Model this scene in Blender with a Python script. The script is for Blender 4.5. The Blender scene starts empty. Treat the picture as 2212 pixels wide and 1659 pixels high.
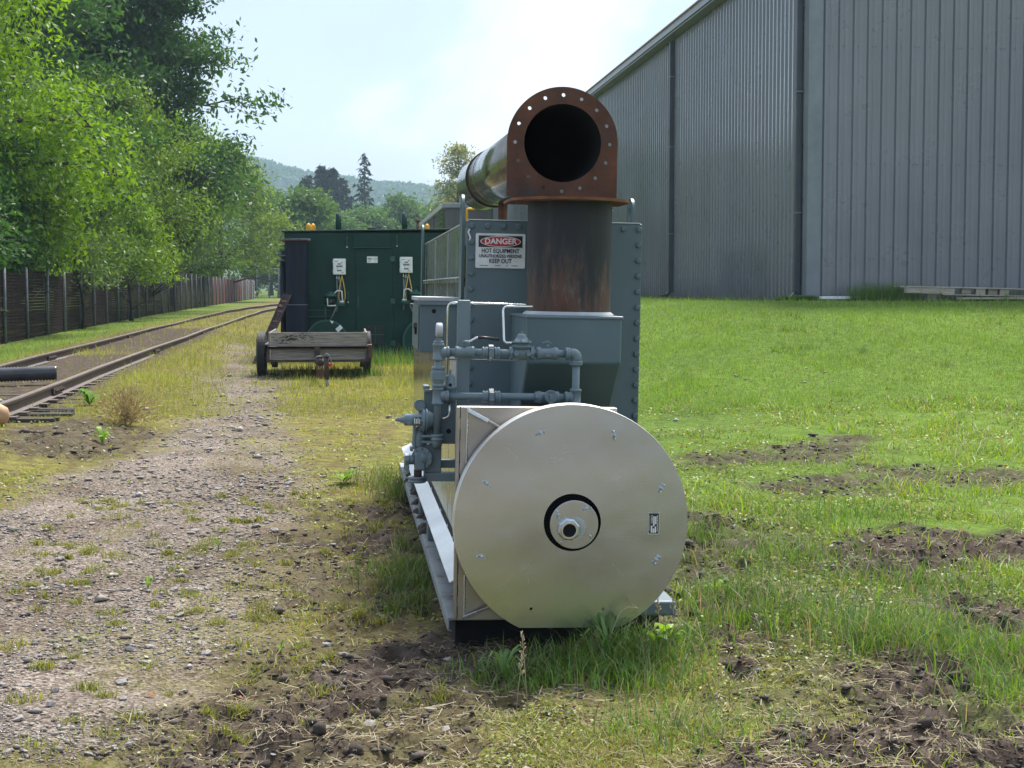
import bpy, bmesh, math, random
import numpy as np
from mathutils import Vector, Matrix, Euler
random.seed(7); RNG = np.random.default_rng(11)
scene = bpy.context.scene
COL = scene.collection
PI = math.pi
R = math.radians

# ------------------------------------------------------------------ camera
cam_data = bpy.data.cameras.new('camera'); cam = bpy.data.objects.new('camera', cam_data); COL.objects.link(cam)
cam_data.sensor_width = 36.0; cam_data.lens = 3322.0 / 2212.0 * 36.0
cam_data.clip_start = 0.1; cam_data.clip_end = 6000
PITCH, YAW = 3.5742, 6.19
cam.location = (0, 0, 1.55); cam.rotation_euler = (R(90 - PITCH), 0, R(-YAW))
scene.camera = cam
# ------------------------------------------------------------------ sky and sun
SUN_AZ, SUN_EL = R(22), R(57)          # azimuth to the right of +Y
SUN = Vector((math.sin(SUN_AZ) * math.cos(SUN_EL), math.cos(SUN_AZ) * math.cos(SUN_EL), math.sin(SUN_EL)))
world = bpy.data.worlds.new('World'); scene.world = world; world.use_nodes = True
nt = world.node_tree; nt.nodes.clear()
def wn(t, **k):
    n = nt.nodes.new(t)
    for a, b in k.items(): setattr(n, a, b)
    return n
out = wn('ShaderNodeOutputWorld'); mixs = wn('ShaderNodeMixShader')
sky = wn('ShaderNodeTexSky', sky_type='NISHITA', sun_disc=False, sun_elevation=SUN_EL, sun_rotation=SUN_AZ, air_density=1.3, dust_density=2.0)
bg1 = wn('ShaderNodeBackground'); bg1.inputs[1].default_value = 0.1
bg2 = wn('ShaderNodeBackground'); bg2.inputs[1].default_value = 0.63
tc = wn('ShaderNodeTexCoord'); mp = wn('ShaderNodeMapping'); mp.inputs['Scale'].default_value = (1, 1, 1.7)
mp.inputs['Location'].default_value = (3.05, 1.3, 0.4)
nz = wn('ShaderNodeTexNoise'); nz.inputs['Scale'].default_value = 3.1; nz.inputs['Detail'].default_value = 9; nz.inputs['Roughness'].default_value = .52; nz.inputs['Distortion'].default_value = .35
ramp = wn('ShaderNodeValToRGB')
cr = ramp.color_ramp; cr.elements[0].position = .42; cr.elements[0].color = (.46, .56, .74, 1)
cr.elements[1].position = .66; cr.elements[1].color = (.98, 1.0, 1.02, 1)
e = cr.elements.new(.51); e.color = (.51, .61, .77, 1)
e = cr.elements.new(.54); e.color = (.64, .74, .89, 1)
# hazy aureole around the veiled sun
dotn = wn('ShaderNodeVectorMath', operation='DOT_PRODUCT'); dotn.inputs[1].default_value = SUN
glow = wn('ShaderNodeMapRange', interpolation_type='SMOOTHSTEP')
glow.inputs[1].default_value = .66; glow.inputs[2].default_value = 1.0; glow.inputs[3].default_value = 0; glow.inputs[4].default_value = .95
gmix = wn('ShaderNodeMix', data_type='RGBA', blend_type='ADD'); gmix.inputs[0].default_value = 1
nt.links.new(tc.outputs['Generated'], mp.inputs[0]); nt.links.new(mp.outputs[0], nz.inputs['Vector'])
bank = wn('ShaderNodeVectorMath', operation='DOT_PRODUCT'); bank.inputs[1].default_value = (.92, .38, .12)   # cloud bank thickens towards the sun side
bmr = wn('ShaderNodeMapRange', interpolation_type='SMOOTHSTEP'); bmr.inputs[1].default_value = .28; bmr.inputs[2].default_value = .66; bmr.inputs[3].default_value = -.02; bmr.inputs[4].default_value = .08
badd = wn('ShaderNodeMath', operation='ADD'); nt.links.new(tc.outputs['Generated'], bank.inputs[0]); nt.links.new(bank.outputs['Value'], bmr.inputs[0]); nt.links.new(nz.outputs['Fac'], badd.inputs[0]); nt.links.new(bmr.outputs[0], badd.inputs[1])
nt.links.new(badd.outputs[0], ramp.inputs[0])
nt.links.new(tc.outputs['Generated'], dotn.inputs[0]); nt.links.new(dotn.outputs['Value'], glow.inputs[0])
nt.links.new(ramp.outputs[0], gmix.inputs[6]); nt.links.new(glow.outputs[0], gmix.inputs[7])
nt.links.new(gmix.outputs[2], bg2.inputs[0]); nt.links.new(sky.outputs[0], bg1.inputs[0])
mixs.inputs[0].default_value = .82
nt.links.new(bg1.outputs[0], mixs.inputs[1]); nt.links.new(bg2.outputs[0], mixs.inputs[2]); nt.links.new(mixs.outputs[0], out.inputs[0])
sl = bpy.data.lights.new('sun', 'SUN'); sl.energy = 3.4; sl.angle = R(13); sl.color = (1, .95, .86)
so = bpy.data.objects.new('sun', sl); COL.objects.link(so)
so.rotation_euler = (-SUN).to_track_quat('-Z', 'Y').to_euler(); so.location = (20, 20, 40)
scene.view_settings.view_transform = 'Standard'; scene.view_settings.look = 'None'
scene.view_settings.exposure = 1.08; scene.view_settings.gamma = 1
cy = scene.cycles
cy.max_bounces = 6; cy.diffuse_bounces = 2; cy.glossy_bounces = 3; cy.transmission_bounces = 4; cy.transparent_max_bounces = 6; cy.volume_bounces = 0
cy.use_denoising = True; cy.caustics_reflective = False; cy.caustics_refractive = False
scene.render.film_transparent = False

# ------------------------------------------------------------------ helpers
def tag(o, label=None, cat=None, group=None, kind=None):
    if label: o['label'] = label
    if cat: o['category'] = cat
    if group: o['group'] = group
    if kind: o['kind'] = kind
    return o
def empty(name, loc=(0, 0, 0), label=None, cat=None, group=None, kind=None, rot=(0, 0, 0)):
    o = bpy.data.objects.new(name, None); o.empty_display_size = .2; COL.objects.link(o)
    o.location = loc; o.rotation_euler = rot
    return tag(o, label, cat, group, kind)
def link(name, me, parent=None, loc=None, rot=None, scale=None):
    o = bpy.data.objects.new(name, me); COL.objects.link(o)
    if parent is not None: o.parent = parent
    if loc is not None: o.location = loc
    if rot is not None: o.rotation_euler = rot
    if scale is not None: o.scale = scale
    return o
def copy_tree(o, parent=None):
    c = o.copy(); COL.objects.link(c); c.parent = parent
    for ch in list(o.children): copy_tree(ch, c)
    return c
class MB:
    """collects shapes; build() links them as ONE mesh object"""
    def __init__(s): s.v = []; s.f = []; s.s = []
    def add(s, vs, fs, smooth=False):
        b = len(s.v); s.v += [tuple(p) for p in vs]
        for f in fs: s.f.append(tuple(b + i for i in f)); s.s.append(smooth)
        return s
    def box(s, a, b):
        x0, y0, z0 = [min(a[i], b[i]) for i in range(3)]; x1, y1, z1 = [max(a[i], b[i]) for i in range(3)]
        return s.add([(x0,y0,z0),(x1,y0,z0),(x1,y1,z0),(x0,y1,z0),(x0,y0,z1),(x1,y0,z1),(x1,y1,z1),(x0,y1,z1)],
                     [(0,3,2,1),(4,5,6,7),(0,1,5,4),(1,2,6,5),(2,3,7,6),(3,0,4,7)])
    def bar(s, p0, p1, w, h, up=(0, 0, 1)):
        p0, p1 = Vector(p0), Vector(p1); d = (p1 - p0).normalized(); u = Vector(up)
        sd = d.cross(u)
        if sd.length < 1e-4: sd = d.cross(Vector((1, 0, 0)))
        sd.normalize(); u = sd.cross(d).normalized(); a = sd * w / 2; b = u * h / 2
        vs = [p0-a-b, p0+a-b, p0+a+b, p0-a+b, p1-a-b, p1+a-b, p1+a+b, p1-a+b]
        return s.add(vs, [(0,1,2,3),(7,6,5,4),(0,4,5,1),(1,5,6,2),(2,6,7,3),(3,7,4,0)])
    def lathe(s, o, axis, prof, n=20, smooth=True, ph=0.0):
        """prof: list of (distance along axis, radius)"""
        o = Vector(o); ax = Vector(axis).normalized(); t = Vector((0, 0, 1)) if abs(ax.z) < .9 else Vector((1, 0, 0))
        u = ax.cross(t).normalized(); w = ax.cross(u).normalized(); b = len(s.v); rings = []
        for (d, r) in prof:
            ring = []
            if r < 1e-6: s.v.append(tuple(o + ax * d)); ring = [len(s.v) - 1]
            else:
                for k in range(n):
                    a = 2 * PI * k / n + ph; s.v.append(tuple(o + ax * d + (u * math.cos(a) + w * math.sin(a)) * r)); ring.append(len(s.v) - 1)
            rings.append(ring)
        for q in range(len(rings) - 1):
            A, B = rings[q], rings[q + 1]
            if len(A) == 1 and len(B) == 1: continue
            for k in range(n):
                k2 = (k + 1) % n
                if len(A) == 1: f = (A[0], B[k2], B[k])
                elif len(B) == 1: f = (A[k], A[k2], B[0])
                else: f = (A[k], A[k2], B[k2], B[k])
                s.f.append(f); s.s.append(smooth and abs(prof[q+1][0] - prof[q][0]) > 1e-5)
        return s
    def cyl(s, p0, p1, r, n=16, r1=None, caps=True):
        p0, p1 = Vector(p0), Vector(p1); L = (p1 - p0).length; r1 = r if r1 is None else r1
        pr = [(0, r), (L, r1)]
        if caps: pr = [(0, 0)] + pr + [(L, 0)]
        return s.lathe(p0, p1 - p0, pr, n)
    def tube(s, pts, r, n=8, bend=0.0, caps=True):
        P = [Vector(p) for p in pts]
        if bend > 0 and len(P) > 2:
            Q = [P[0]]
            for i in range(1, len(P) - 1):
                a = (P[i-1] - P[i]); c = (P[i+1] - P[i]); k = min(bend, a.length * .45, c.length * .45)
                A = P[i] + a.normalized() * k; C = P[i] + c.normalized() * k
                for t in (0, .2, .4, .6, .8, 1): Q.append(A * (1-t)**2 + P[i] * 2 * t * (1-t) + C * t * t)
            Q.append(P[-1]); P = Q
        rr = r if hasattr(r, '__len__') else [r] * len(P)
        b = len(s.v); tprev = (P[1] - P[0]).normalized()
        ref = Vector((0, 0, 1)) if abs(tprev.z) < .9 else Vector((1, 0, 0))
        u = tprev.cross(ref).normalized()
        for i, p in enumerate(P):
            t = ((P[min(i+1, len(P)-1)] - P[max(i-1, 0)])).normalized()
            u = (u - t * u.dot(t)).normalized(); w = t.cross(u)
            for k in range(n):
                a = 2 * PI * k / n; s.v.append(tuple(p + (u * math.cos(a) + w * math.sin(a)) * rr[i]))
        for i in range(len(P) - 1):
            for k in range(n):
                k2 = (k + 1) % n; s.f.append((b+i*n+k, b+i*n+k2, b+(i+1)*n+k2, b+(i+1)*n+k)); s.s.append(True)
        if caps:
            s.f.append(tuple(b + k for k in range(n))[::-1]); s.s.append(False)
            s.f.append(tuple(b + (len(P)-1)*n + k for k in range(n))); s.s.append(False)
        return s
    def prism(s, poly, vec):
        """poly: planar 3d points, extruded by vec"""
        n = len(poly); v = Vector(vec)
        vs = [tuple(Vector(p)) for p in poly] + [tuple(Vector(p) + v) for p in poly]
        fs = [tuple(range(n))[::-1], tuple(range(n, 2*n))] + [(i, (i+1) % n, n + (i+1) % n, n + i) for i in range(n)]
        return s.add(vs, fs)
    def mesh(s, name, mat, off=None):
        me = bpy.data.meshes.new(name); vs = s.v
        if off is not None: vs = [(p[0]-off[0], p[1]-off[1], p[2]-off[2]) for p in s.v]
        me.from_pydata(vs, [], s.f); me.polygons.foreach_set('use_smooth', s.s)
        bm = bmesh.new(); bm.from_mesh(me); bmesh.ops.recalc_face_normals(bm, faces=bm.faces); bm.to_mesh(me); bm.free()
        if mat: me.materials.append(mat)
        me.update(); return me
    def build(s, name, mat, parent=None, off=None, bevel=0, seg=2, label=None):
        o = link(name, s.mesh(name, mat, off), parent)
        if bevel:
            m = o.modifiers.new('bevel', 'BEVEL'); m.width = bevel; m.segments = seg; m.limit_method = 'ANGLE'; m.angle_limit = R(40)
        if label: o['label'] = label
        return o
def plate_mesh(name, outer, holes, t, mat, M=None, bevel=0.0):
    """flat plate with holes: 2D curve filled and extruded, then turned into a mesh; M places it"""
    cu = bpy.data.curves.new('tmp', 'CURVE'); cu.dimensions = '2D'; cu.fill_mode = 'BOTH'; cu.extrude = t / 2; cu.bevel_depth = bevel
    for pts in [outer] + holes:
        sp = cu.splines.new('POLY'); sp.points.add(len(pts) - 1); sp.use_cyclic_u = True
        for p, q in zip(sp.points, pts): p.co = (q[0], q[1], 0, 1)
    ob = bpy.data.objects.new('tmp', cu); COL.objects.link(ob); bpy.context.view_layer.update()
    me = bpy.data.meshes.new_from_object(ob.evaluated_get(bpy.context.evaluated_depsgraph_get()))
    bpy.data.objects.remove(ob); bpy.data.curves.remove(cu); me.name = name
    if M is not None: me.transform(M)
    me.materials.clear(); me.materials.append(mat); return me
def text_mesh(body, size, mat, M=None, offset=0.0, xs=1.0, align='CENTER', name='lettering', t=.0006):
    cu = bpy.data.curves.new('tmp', 'FONT'); cu.body = body; cu.size = size; cu.align_x = align; cu.align_y = 'CENTER'; cu.offset = offset; cu.extrude = t; cu.resolution_u = 4
    ob = bpy.data.objects.new('tmp', cu); COL.objects.link(ob); bpy.context.view_layer.update()
    me = bpy.data.meshes.new_from_object(ob.evaluated_get(bpy.context.evaluated_depsgraph_get()))
    bpy.data.objects.remove(ob); bpy.data.curves.remove(cu); me.name = name
    me.transform(Matrix.Diagonal((xs, 1, 1, 1)))
    if M is not None: me.transform(M)
    me.materials.clear(); me.materials.append(mat); return me
def circ(cx, cy_, r, n=32, a0=0, a1=2*PI):
    full = abs(a1 - a0 - 2*PI) < 1e-6
    return [(cx + r * math.cos(a0 + (a1-a0) * k / (n if full else n-1)), cy_ + r * math.sin(a0 + (a1-a0) * k / (n if full else n-1))) for k in range(n)]
FRONT = Matrix(((1,0,0,0),(0,0,-1,0),(0,1,0,0),(0,0,0,1)))   # XY plate -> XZ plane, facing -Y
def T(x, y, z): return Matrix.Translation((x, y, z))
def np_mesh(name, V, F3=None, F4=None, mat=None, colors=None, smooth=False):
    """fast mesh from numpy arrays; colors: per-vertex rgb stored in attribute 'Col'"""
    me = bpy.data.meshes.new(name); V = np.asarray(V, np.float32); me.vertices.add(len(V)); me.vertices.foreach_set('co', V.ravel())
    n3 = 0 if F3 is None else len(F3); n4 = 0 if F4 is None else len(F4)
    idx = []; 
    if n3: idx.append(np.asarray(F3, np.int32).ravel())
    if n4: idx.append(np.asarray(F4, np.int32).ravel())
    idx = np.concatenate(idx); me.loops.add(len(idx)); me.loops.foreach_set('vertex_index', idx)
    st = np.concatenate([np.arange(n3) * 3, n3 * 3 + np.arange(n4) * 4]).astype(np.int32)
    me.polygons.add(n3 + n4); me.polygons.foreach_set('loop_start', st)
    if smooth: me.polygons.foreach_set('use_smooth', np.ones(n3 + n4, bool))
    if colors is not None:
        a = me.color_attributes.new('Col', 'FLOAT_COLOR', 'POINT'); c = np.ones((len(V), 4), np.float32); c[:, :colors.shape[1]] = colors
        a.data.foreach_set('color', c.ravel())
    me.update(calc_edges=True)
    if mat: me.materials.append(mat)
    return me
def _hash(ix, iy, seed):
    h = (ix.astype(np.int64) * 374761393 + iy.astype(np.int64) * 668265263 + seed * 974634777) & 0xffffffff
    h = ((h ^ (h >> 13)) * 1274126177) & 0xffffffff
    return ((h ^ (h >> 16)) & 0xffff) / 65535.0
def vnoise(x, y, seed=0):
    x = np.asarray(x, float); y = np.asarray(y, float)
    ix = np.floor(x); iy = np.floor(y); fx = x - ix; fy = y - iy; fx = fx*fx*(3-2*fx); fy = fy*fy*(3-2*fy)
    a = _hash(ix, iy, seed); b = _hash(ix+1, iy, seed); c = _hash(ix, iy+1, seed); d = _hash(ix+1, iy+1, seed)
    return (a*(1-fx)+b*fx)*(1-fy) + (c*(1-fx)+d*fx)*fy
def fbm(x, y, oct=4, seed=0):
    v = 0; a = .5; t = 0
    for o in range(oct): v = v + a * vnoise(x * 2**o + 17.3*o, y * 2**o + 9.1*o, seed + o); t += a; a *= .5
    return v / t
def S(x, a, b):
    t = np.clip((np.asarray(x, float) - a) / (b - a), 0, 1); return t * t * (3 - 2 * t)

# ------------------------------------------------------------------ materials
def new_mat(name):
    m = bpy.data.materials.new(name); m.use_nodes = True; n = m.node_tree; n.nodes.clear()
    o = n.nodes.new('ShaderNodeOutputMaterial'); return m, n, o
def ramp_node(n, stops):
    r = n.nodes.new('ShaderNodeValToRGB'); c = r.color_ramp
    while len(c.elements) < len(stops): c.elements.new(.5)
    for e_, (p, col) in zip(c.elements, stops): e_.position = p; e_.color = (*col, 1)
    return r
def noise_node(n, coord, scale, detail=4, rough=.55, stretch=None, dist=0):
    t = n.nodes.new('ShaderNodeTexNoise'); t.inputs['Scale'].default_value = scale; t.inputs['Detail'].default_value = detail
    t.inputs['Roughness'].default_value = rough; t.inputs['Distortion'].default_value = dist
    if stretch:
        mp_ = n.nodes.new('ShaderNodeMapping'); mp_.inputs['Scale'].default_value = stretch
        n.links.new(coord, mp_.inputs[0]); n.links.new(mp_.outputs[0], t.inputs['Vector'])
    else: n.links.new(coord, t.inputs['Vector'])
    return t
def simple(name, stops, rough=.5, metal=0.0, scale=6, detail=5, stretch=None, bump=0.0, bscale=40, rvar=0.0, coat=0.0, coord='Object', spec=.5, dirt=None, dirt_scale=2.5, dirt_amt=(.58, .75)):
    """procedural material: colour from a noise through a ramp, roughness variation, fine bump, optional dirt blotches"""
    m, n, o = new_mat(name); L = n.links.new
    b = n.nodes.new('ShaderNodeBsdfPrincipled'); L(b.outputs[0], o.inputs[0])
    b.inputs['Metallic'].default_value = metal; b.inputs['Roughness'].default_value = rough; b.inputs['Specular IOR Level'].default_value = spec
    b.inputs['Coat Weight'].default_value = coat; b.inputs['Coat Roughness'].default_value = .1
    C = n.nodes.new('ShaderNodeNewGeometry').outputs['Position'] if coord == 'World' else n.nodes.new('ShaderNodeTexCoord').outputs[coord]
    nz_ = noise_node(n, C, scale, detail, .6, stretch); r = ramp_node(n, stops); L(nz_.outputs['Fac'], r.inputs[0]); colout = r.outputs[0]
    if dirt:
        d = noise_node(n, C, dirt_scale, 7, .65); mr = n.nodes.new('ShaderNodeMapRange'); mr.inputs[1].default_value, mr.inputs[2].default_value = dirt_amt
        L(d.outputs['Fac'], mr.inputs[0]); mx = n.nodes.new('ShaderNodeMix'); mx.data_type = 'RGBA'; L(mr.outputs[0], mx.inputs[0]); L(colout, mx.inputs[6]); mx.inputs[7].default_value = (*dirt, 1); colout = mx.outputs[2]
    L(colout, b.inputs['Base Color'])
    if rvar:
        rn = noise_node(n, C, scale * 1.7, 6, .6, stretch); mr = n.nodes.new('ShaderNodeMapRange'); mr.inputs[1].default_value = .3; mr.inputs[2].default_value = .7
        mr.inputs[3].default_value = max(.02, rough - rvar); mr.inputs[4].default_value = min(1, rough + rvar); L(rn.outputs['Fac'], mr.inputs[0]); L(mr.outputs[0], b.inputs['Roughness'])
    if bump:
        bn = noise_node(n, C, bscale, 5, .6, stretch); bp = n.nodes.new('ShaderNodeBump'); bp.inputs['Strength'].default_value = bump; bp.inputs['Distance'].default_value = .01
        L(bn.outputs['Fac'], bp.inputs['Height']); L(bp.outputs[0], b.inputs['Normal'])
    return m
def flat(name, c, rough=.5, metal=0.0, **k):
    c2 = tuple(min(1, x * 1.15) for x in c); c1 = tuple(x * .86 for x in c)
    return simple(name, [(.3, c1), (.7, c2)], rough, metal, **k)
def leaf_mat(name, trans=.38, gloss=.03):
    m, n, o = new_mat(name); L = n.links.new
    at_ = n.nodes.new('ShaderNodeVertexColor'); at_.layer_name = 'Col'
    d = n.nodes.new('ShaderNodeBsdfDiffuse'); t = n.nodes.new('ShaderNodeBsdfTranslucent'); g = n.nodes.new('ShaderNodeBsdfGlossy'); g.inputs['Roughness'].default_value = .45
    hs = n.nodes.new('ShaderNodeHueSaturation'); hs.inputs['Hue'].default_value = .485; hs.inputs['Saturation'].default_value = 1.1; hs.inputs['Value'].default_value = 1.5
    L(at_.outputs[0], d.inputs[0]); L(at_.outputs[0], hs.inputs['Color']); L(hs.outputs[0], t.inputs[0])
    m1 = n.nodes.new('ShaderNodeMixShader'); m1.inputs[0].default_value = trans; m2 = n.nodes.new('ShaderNodeMixShader'); m2.inputs[0].default_value = gloss
    L(d.outputs[0], m1.inputs[1]); L(t.outputs[0], m1.inputs[2]); L(m1.outputs[0], m2.inputs[1]); L(g.outputs[0], m2.inputs[2]); L(m2.outputs[0], o.inputs[0])
    return m
GREY = (.118, .158, .178)
M = {}
M['grey'] = simple('grey_machine_paint', [(.3, (.088, .135, .152)), (.7, (.108, .160, .180))], .42, scale=3, rvar=.08, bump=.04, bscale=60, dirt=(.11, .115, .11), dirt_scale=2.2, dirt_amt=(.6, .85))
M['greypipe'] = simple('grey_pipe_paint', [(.3, (.118, .168, .190)), (.7, (.150, .203, .228))], .4, scale=9, rvar=.1, bump=.08, bscale=90, dirt=(.13, .10, .075), dirt_scale=22, dirt_amt=(.66, .74))
M['greyside'] = simple('weathered_grey_side_paint', [(.3, (.10, .125, .125)), (.52, (.13, .16, .158)), (.7, (.19, .21, .19))], .25, scale=9, stretch=(1, 1, .16), rvar=.12, bump=.05, bscale=30, dirt=(.26, .28, .25), dirt_scale=14, dirt_amt=(.62, .8))
M['greylight'] = flat('pale_grey_weld_edge', (.42, .45, .46), .5)
M['steel'] = flat('stainless_tubing', (.62, .62, .6), .22, 1.0)
M['zinc'] = flat('zinc_plated_steel', (.55, .6, .62), .3, 1.0, scale=60)
M['galv'] = simple('galvanised_steel', [(.3, (.11, .125, .14)), (.7, (.2, .22, .235))], .55, .4, scale=12, rvar=.1)
M['rust'] = simple('rusty_plate', [(.28, (.03, .02, .017)), (.42, (.082, .034, .02)), (.58, (.11, .045, .024)), (.74, (.17, .07, .032))], .82, scale=5, detail=8, bump=.25, bscale=70, rvar=.1, dirt=(.05, .045, .05), dirt_scale=4, dirt_amt=(.58, .72))
M['rustedge'] = simple('rusty_flange', [(.3, (.09, .032, .017)), (.7, (.21, .085, .035))], .85, scale=12, bump=.2, bscale=80)
M['soot_shade'] = flat('soot_and_hole_shade', (.006, .006, .008), .9)  # sooty bore and char; also the painted dark of holes and gaps
M['black'] = flat('black_plastic', (.012, .012, .014), .4)
M['rubber'] = simple('tyre_rubber', [(.3, (.016, .016, .018)), (.7, (.035, .035, .035))], .7, scale=8, bump=.1)
M['white'] = flat('white_enamel', (.74, .75, .74), .4, scale=14)
M['signwhite'] = flat('sign_white', (.72, .75, .75), .35, scale=10)
M['signred'] = flat('sign_red', (.46, .018, .022), .35, scale=10)
M['signblack'] = flat('sign_black', (.012, .012, .015), .35, scale=10)
M['wood'] = simple('weathered_grey_plank', [(.25, (.06, .052, .045)), (.42, (.19, .175, .15)), (.6, (.29, .265, .23)), (.8, (.36, .33, .29))], .85, scale=5, detail=8, stretch=(.6, 3, 9), bump=.4, bscale=9)
M['woodlight'] = simple('pale_weathered_wood', [(.3, (.26, .22, .17)), (.7, (.5, .45, .38))], .85, scale=6, stretch=(.5, 4, 9), bump=.3, bscale=12)
M['darkframe'] = simple('rusty_dark_frame', [(.35, (.022, .02, .02)), (.6, (.06, .035, .028)), (.75, (.13, .06, .04))], .75, scale=7, bump=.15)
M['undershade'] = flat('black_undershade', (.008, .008, .009), .9)  # near-black colour stands in for the shadow beneath the skid
M['rustfender'] = simple('rusty_fender_paint', [(.35, (.10, .045, .04)), (.65, (.2, .10, .08))], .7, scale=6, bump=.1)
M['green'] = simple('dark_green_paint', [(.3, (.002, .028, .020)), (.7, (.004, .044, .032))], .45, spec=.22, dirt=(.012, .05, .042), dirt_scale=3.5, dirt_amt=(.55, .8), scale=1.6, detail=6, rvar=.1, bump=.03, bscale=20)
M['greenlight'] = flat('green_valve_paint', (.012, .075, .055), .4, scale=8)
M['bluepipe'] = simple('blue_black_pipe', [(.35, (.006, .008, .016)), (.6, (.012, .017, .034)), (.8, (.03, .042, .075))], .55, spec=.2, scale=5, stretch=(1, 1, .12), bump=.08, rvar=.1)
M['yellow'] = flat('yellow_plastic', (.75, .38, .015), .45, scale=8)
M['yellowhose'] = flat('yellow_hose', (.62, .42, .10), .5, scale=8)
M['greyhose'] = flat('grey_conduit', (.16, .17, .18), .5, scale=8)
M['cladding'] = simple('grey_cladding', [(.3, (.150, .160, .185)), (.7, (.172, .183, .210))], .3, coat=.9, coord='World', scale=.8, detail=4, rvar=.05, dirt=(.20, .21, .22), dirt_scale=.5, dirt_amt=(.55, .9))
def cladding_finish(m):
    n = m.node_tree; L = n.links.new; b = [x for x in n.nodes if x.type == 'BSDF_PRINCIPLED'][0]; src = b.inputs['Base Color'].links[0].from_socket
    oi = n.nodes.new('ShaderNodeObjectInfo'); mr = n.nodes.new('ShaderNodeMapRange'); mr.inputs[3].default_value = .93; mr.inputs[4].default_value = 1.07; L(oi.outputs['Random'], mr.inputs[0])
    C = n.nodes.new('ShaderNodeNewGeometry').outputs['Position']; sp = n.nodes.new('ShaderNodeSeparateXYZ'); L(n.nodes.new('ShaderNodeTexCoord').outputs['Object'], sp.inputs[0]); st = noise_node(n, C, 3, 6, .65, (1, 1, .05)); r = ramp_node(n, [(.3, (.86, .86, .85)), (.62, (1.04, 1.04, 1.04))]); L(st.outputs['Fac'], r.inputs[0])
    mu = n.nodes.new('ShaderNodeMix'); mu.data_type = 'RGBA'; mu.blend_type = 'MULTIPLY'; mu.inputs[0].default_value = 1; L(src, mu.inputs[6]); L(r.outputs[0], mu.inputs[7])
    hv = n.nodes.new('ShaderNodeHueSaturation'); L(mr.outputs[0], hv.inputs['Value']); L(mu.outputs[2], hv.inputs['Color'])
    ns = noise_node(n, C, 7, 6, .7); z = n.nodes.new('ShaderNodeMath'); z.operation = 'MULTIPLY_ADD'; L(ns.outputs['Fac'], z.inputs[0]); z.inputs[1].default_value = 1.1; nzz = n.nodes.new('ShaderNodeMath'); nzz.operation = 'MULTIPLY'; L(sp.outputs[2], nzz.inputs[0]); nzz.inputs[1].default_value = -1.4; L(nzz.outputs[0], z.inputs[2])
    cl_ = n.nodes.new('ShaderNodeMapRange'); cl_.inputs[1].default_value = .1; cl_.inputs[2].default_value = .6; cl_.inputs[4].default_value = .6; L(z.outputs[0], cl_.inputs[0]); mx = n.nodes.new('ShaderNodeMix'); mx.data_type = 'RGBA'; L(cl_.outputs[0], mx.inputs[0]); L(hv.outputs[0], mx.inputs[6]); mx.inputs[7].default_value = (.12, .115, .10, 1); L(mx.outputs[2], b.inputs['Base Color'])
cladding_finish(M['cladding'])
M['claddingtrim'] = flat('grey_trim', (.20, .22, .25), .35, scale=2)
M['claddingdark'] = flat('dark_grey_trim', (.07, .08, .095), .4, scale=2)
M['roof'] = flat('roof_sheet', (.32, .33, .35), .45, scale=2)
M['rooftrim'] = flat('red_brown_roof_edge', (.35, .2, .19), .5, scale=2)
M['brownclad'] = simple('brown_grey_cladding', [(.3, (.115, .10, .105)), (.7, (.17, .15, .155))], .6, scale=1.2, stretch=(1, 1, .1))
M['fence'] = simple('shaded_red_brown_fence', [(.3, (.010, .007, .006)), (.55, (.022, .012, .010)), (.75, (.042, .019, .015))], .9, spec=.1, scale=3, stretch=(1, 1, 2.5), bump=.1)  # red-brown taken darker, tree shade put into the colour
M['fencered'] = simple('faded_red_fence', [(.3, (.11, .035, .032)), (.6, (.2, .075, .065)), (.8, (.3, .2, .19))], .75, scale=2.5, stretch=(1, 1, .3))
M['fencegrey'] = simple('faded_grey_fence', [(.3, (.2, .19, .2)), (.7, (.34, .33, .35))], .75, scale=2.5, stretch=(1, 1, .3))
M['rail'] = simple('rusty_rail', [(.3, (.05, .033, .028)), (.7, (.10, .068, .056))], .6, scale=6, bump=.1)
M['railtop'] = simple('rail_head', [(.3, (.15, .11, .095)), (.7, (.25, .195, .17))], .42, .3, scale=5)
M['tie'] = simple('weathered_sleeper', [(.3, (.028, .023, .02)), (.55, (.07, .06, .052)), (.8, (.15, .135, .12))], .9, scale=4, stretch=(.5, 5, 5), bump=.5, bscale=9)
M['bark'] = simple('bark', [(.3, (.03, .024, .018)), (.7, (.085, .07, .055))], .9, scale=4, stretch=(3, 3, .6), bump=.4, bscale=8)
M['log'] = simple('peeled_log', [(.3, (.36, .2, .1)), (.7, (.55, .36, .2))], .7, scale=4, stretch=(.5, 4, 4), bump=.15)
M['leaf'] = leaf_mat('foliage'); M['grass'] = leaf_mat('grass_blades', .35, .04); M['farleaf'] = leaf_mat('far_foliage', .2, .02)
M['straw'] = leaf_mat('dry_straw', .15, .03)
M['stone'] = simple('grey_stone', [(.3, (.18, .16, .145)), (.5, (.27, .245, .225)), (.75, (.38, .35, .325))], .85, scale=3.5, coord='Object', bump=.3, bscale=20)
M['stonedark'] = simple('dark_stone', [(.3, (.05, .05, .055)), (.7, (.13, .13, .14))], .8, scale=4, bump=.3, bscale=20)
M['clod'] = simple('mud_clod', [(.3, (.035, .026, .021)), (.7, (.095, .073, .06))], .95, scale=20, bump=.5, bscale=60)
M['mudskid'] = simple('muddy_grey_ledge', [(.35, (.19, .22, .23)), (.6, (.27, .29, .29)), (.75, (.2, .17, .14))], .6, scale=6, bump=.1, dirt=(.13, .085, .06), dirt_scale=9, dirt_amt=(.55, .66))
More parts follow.
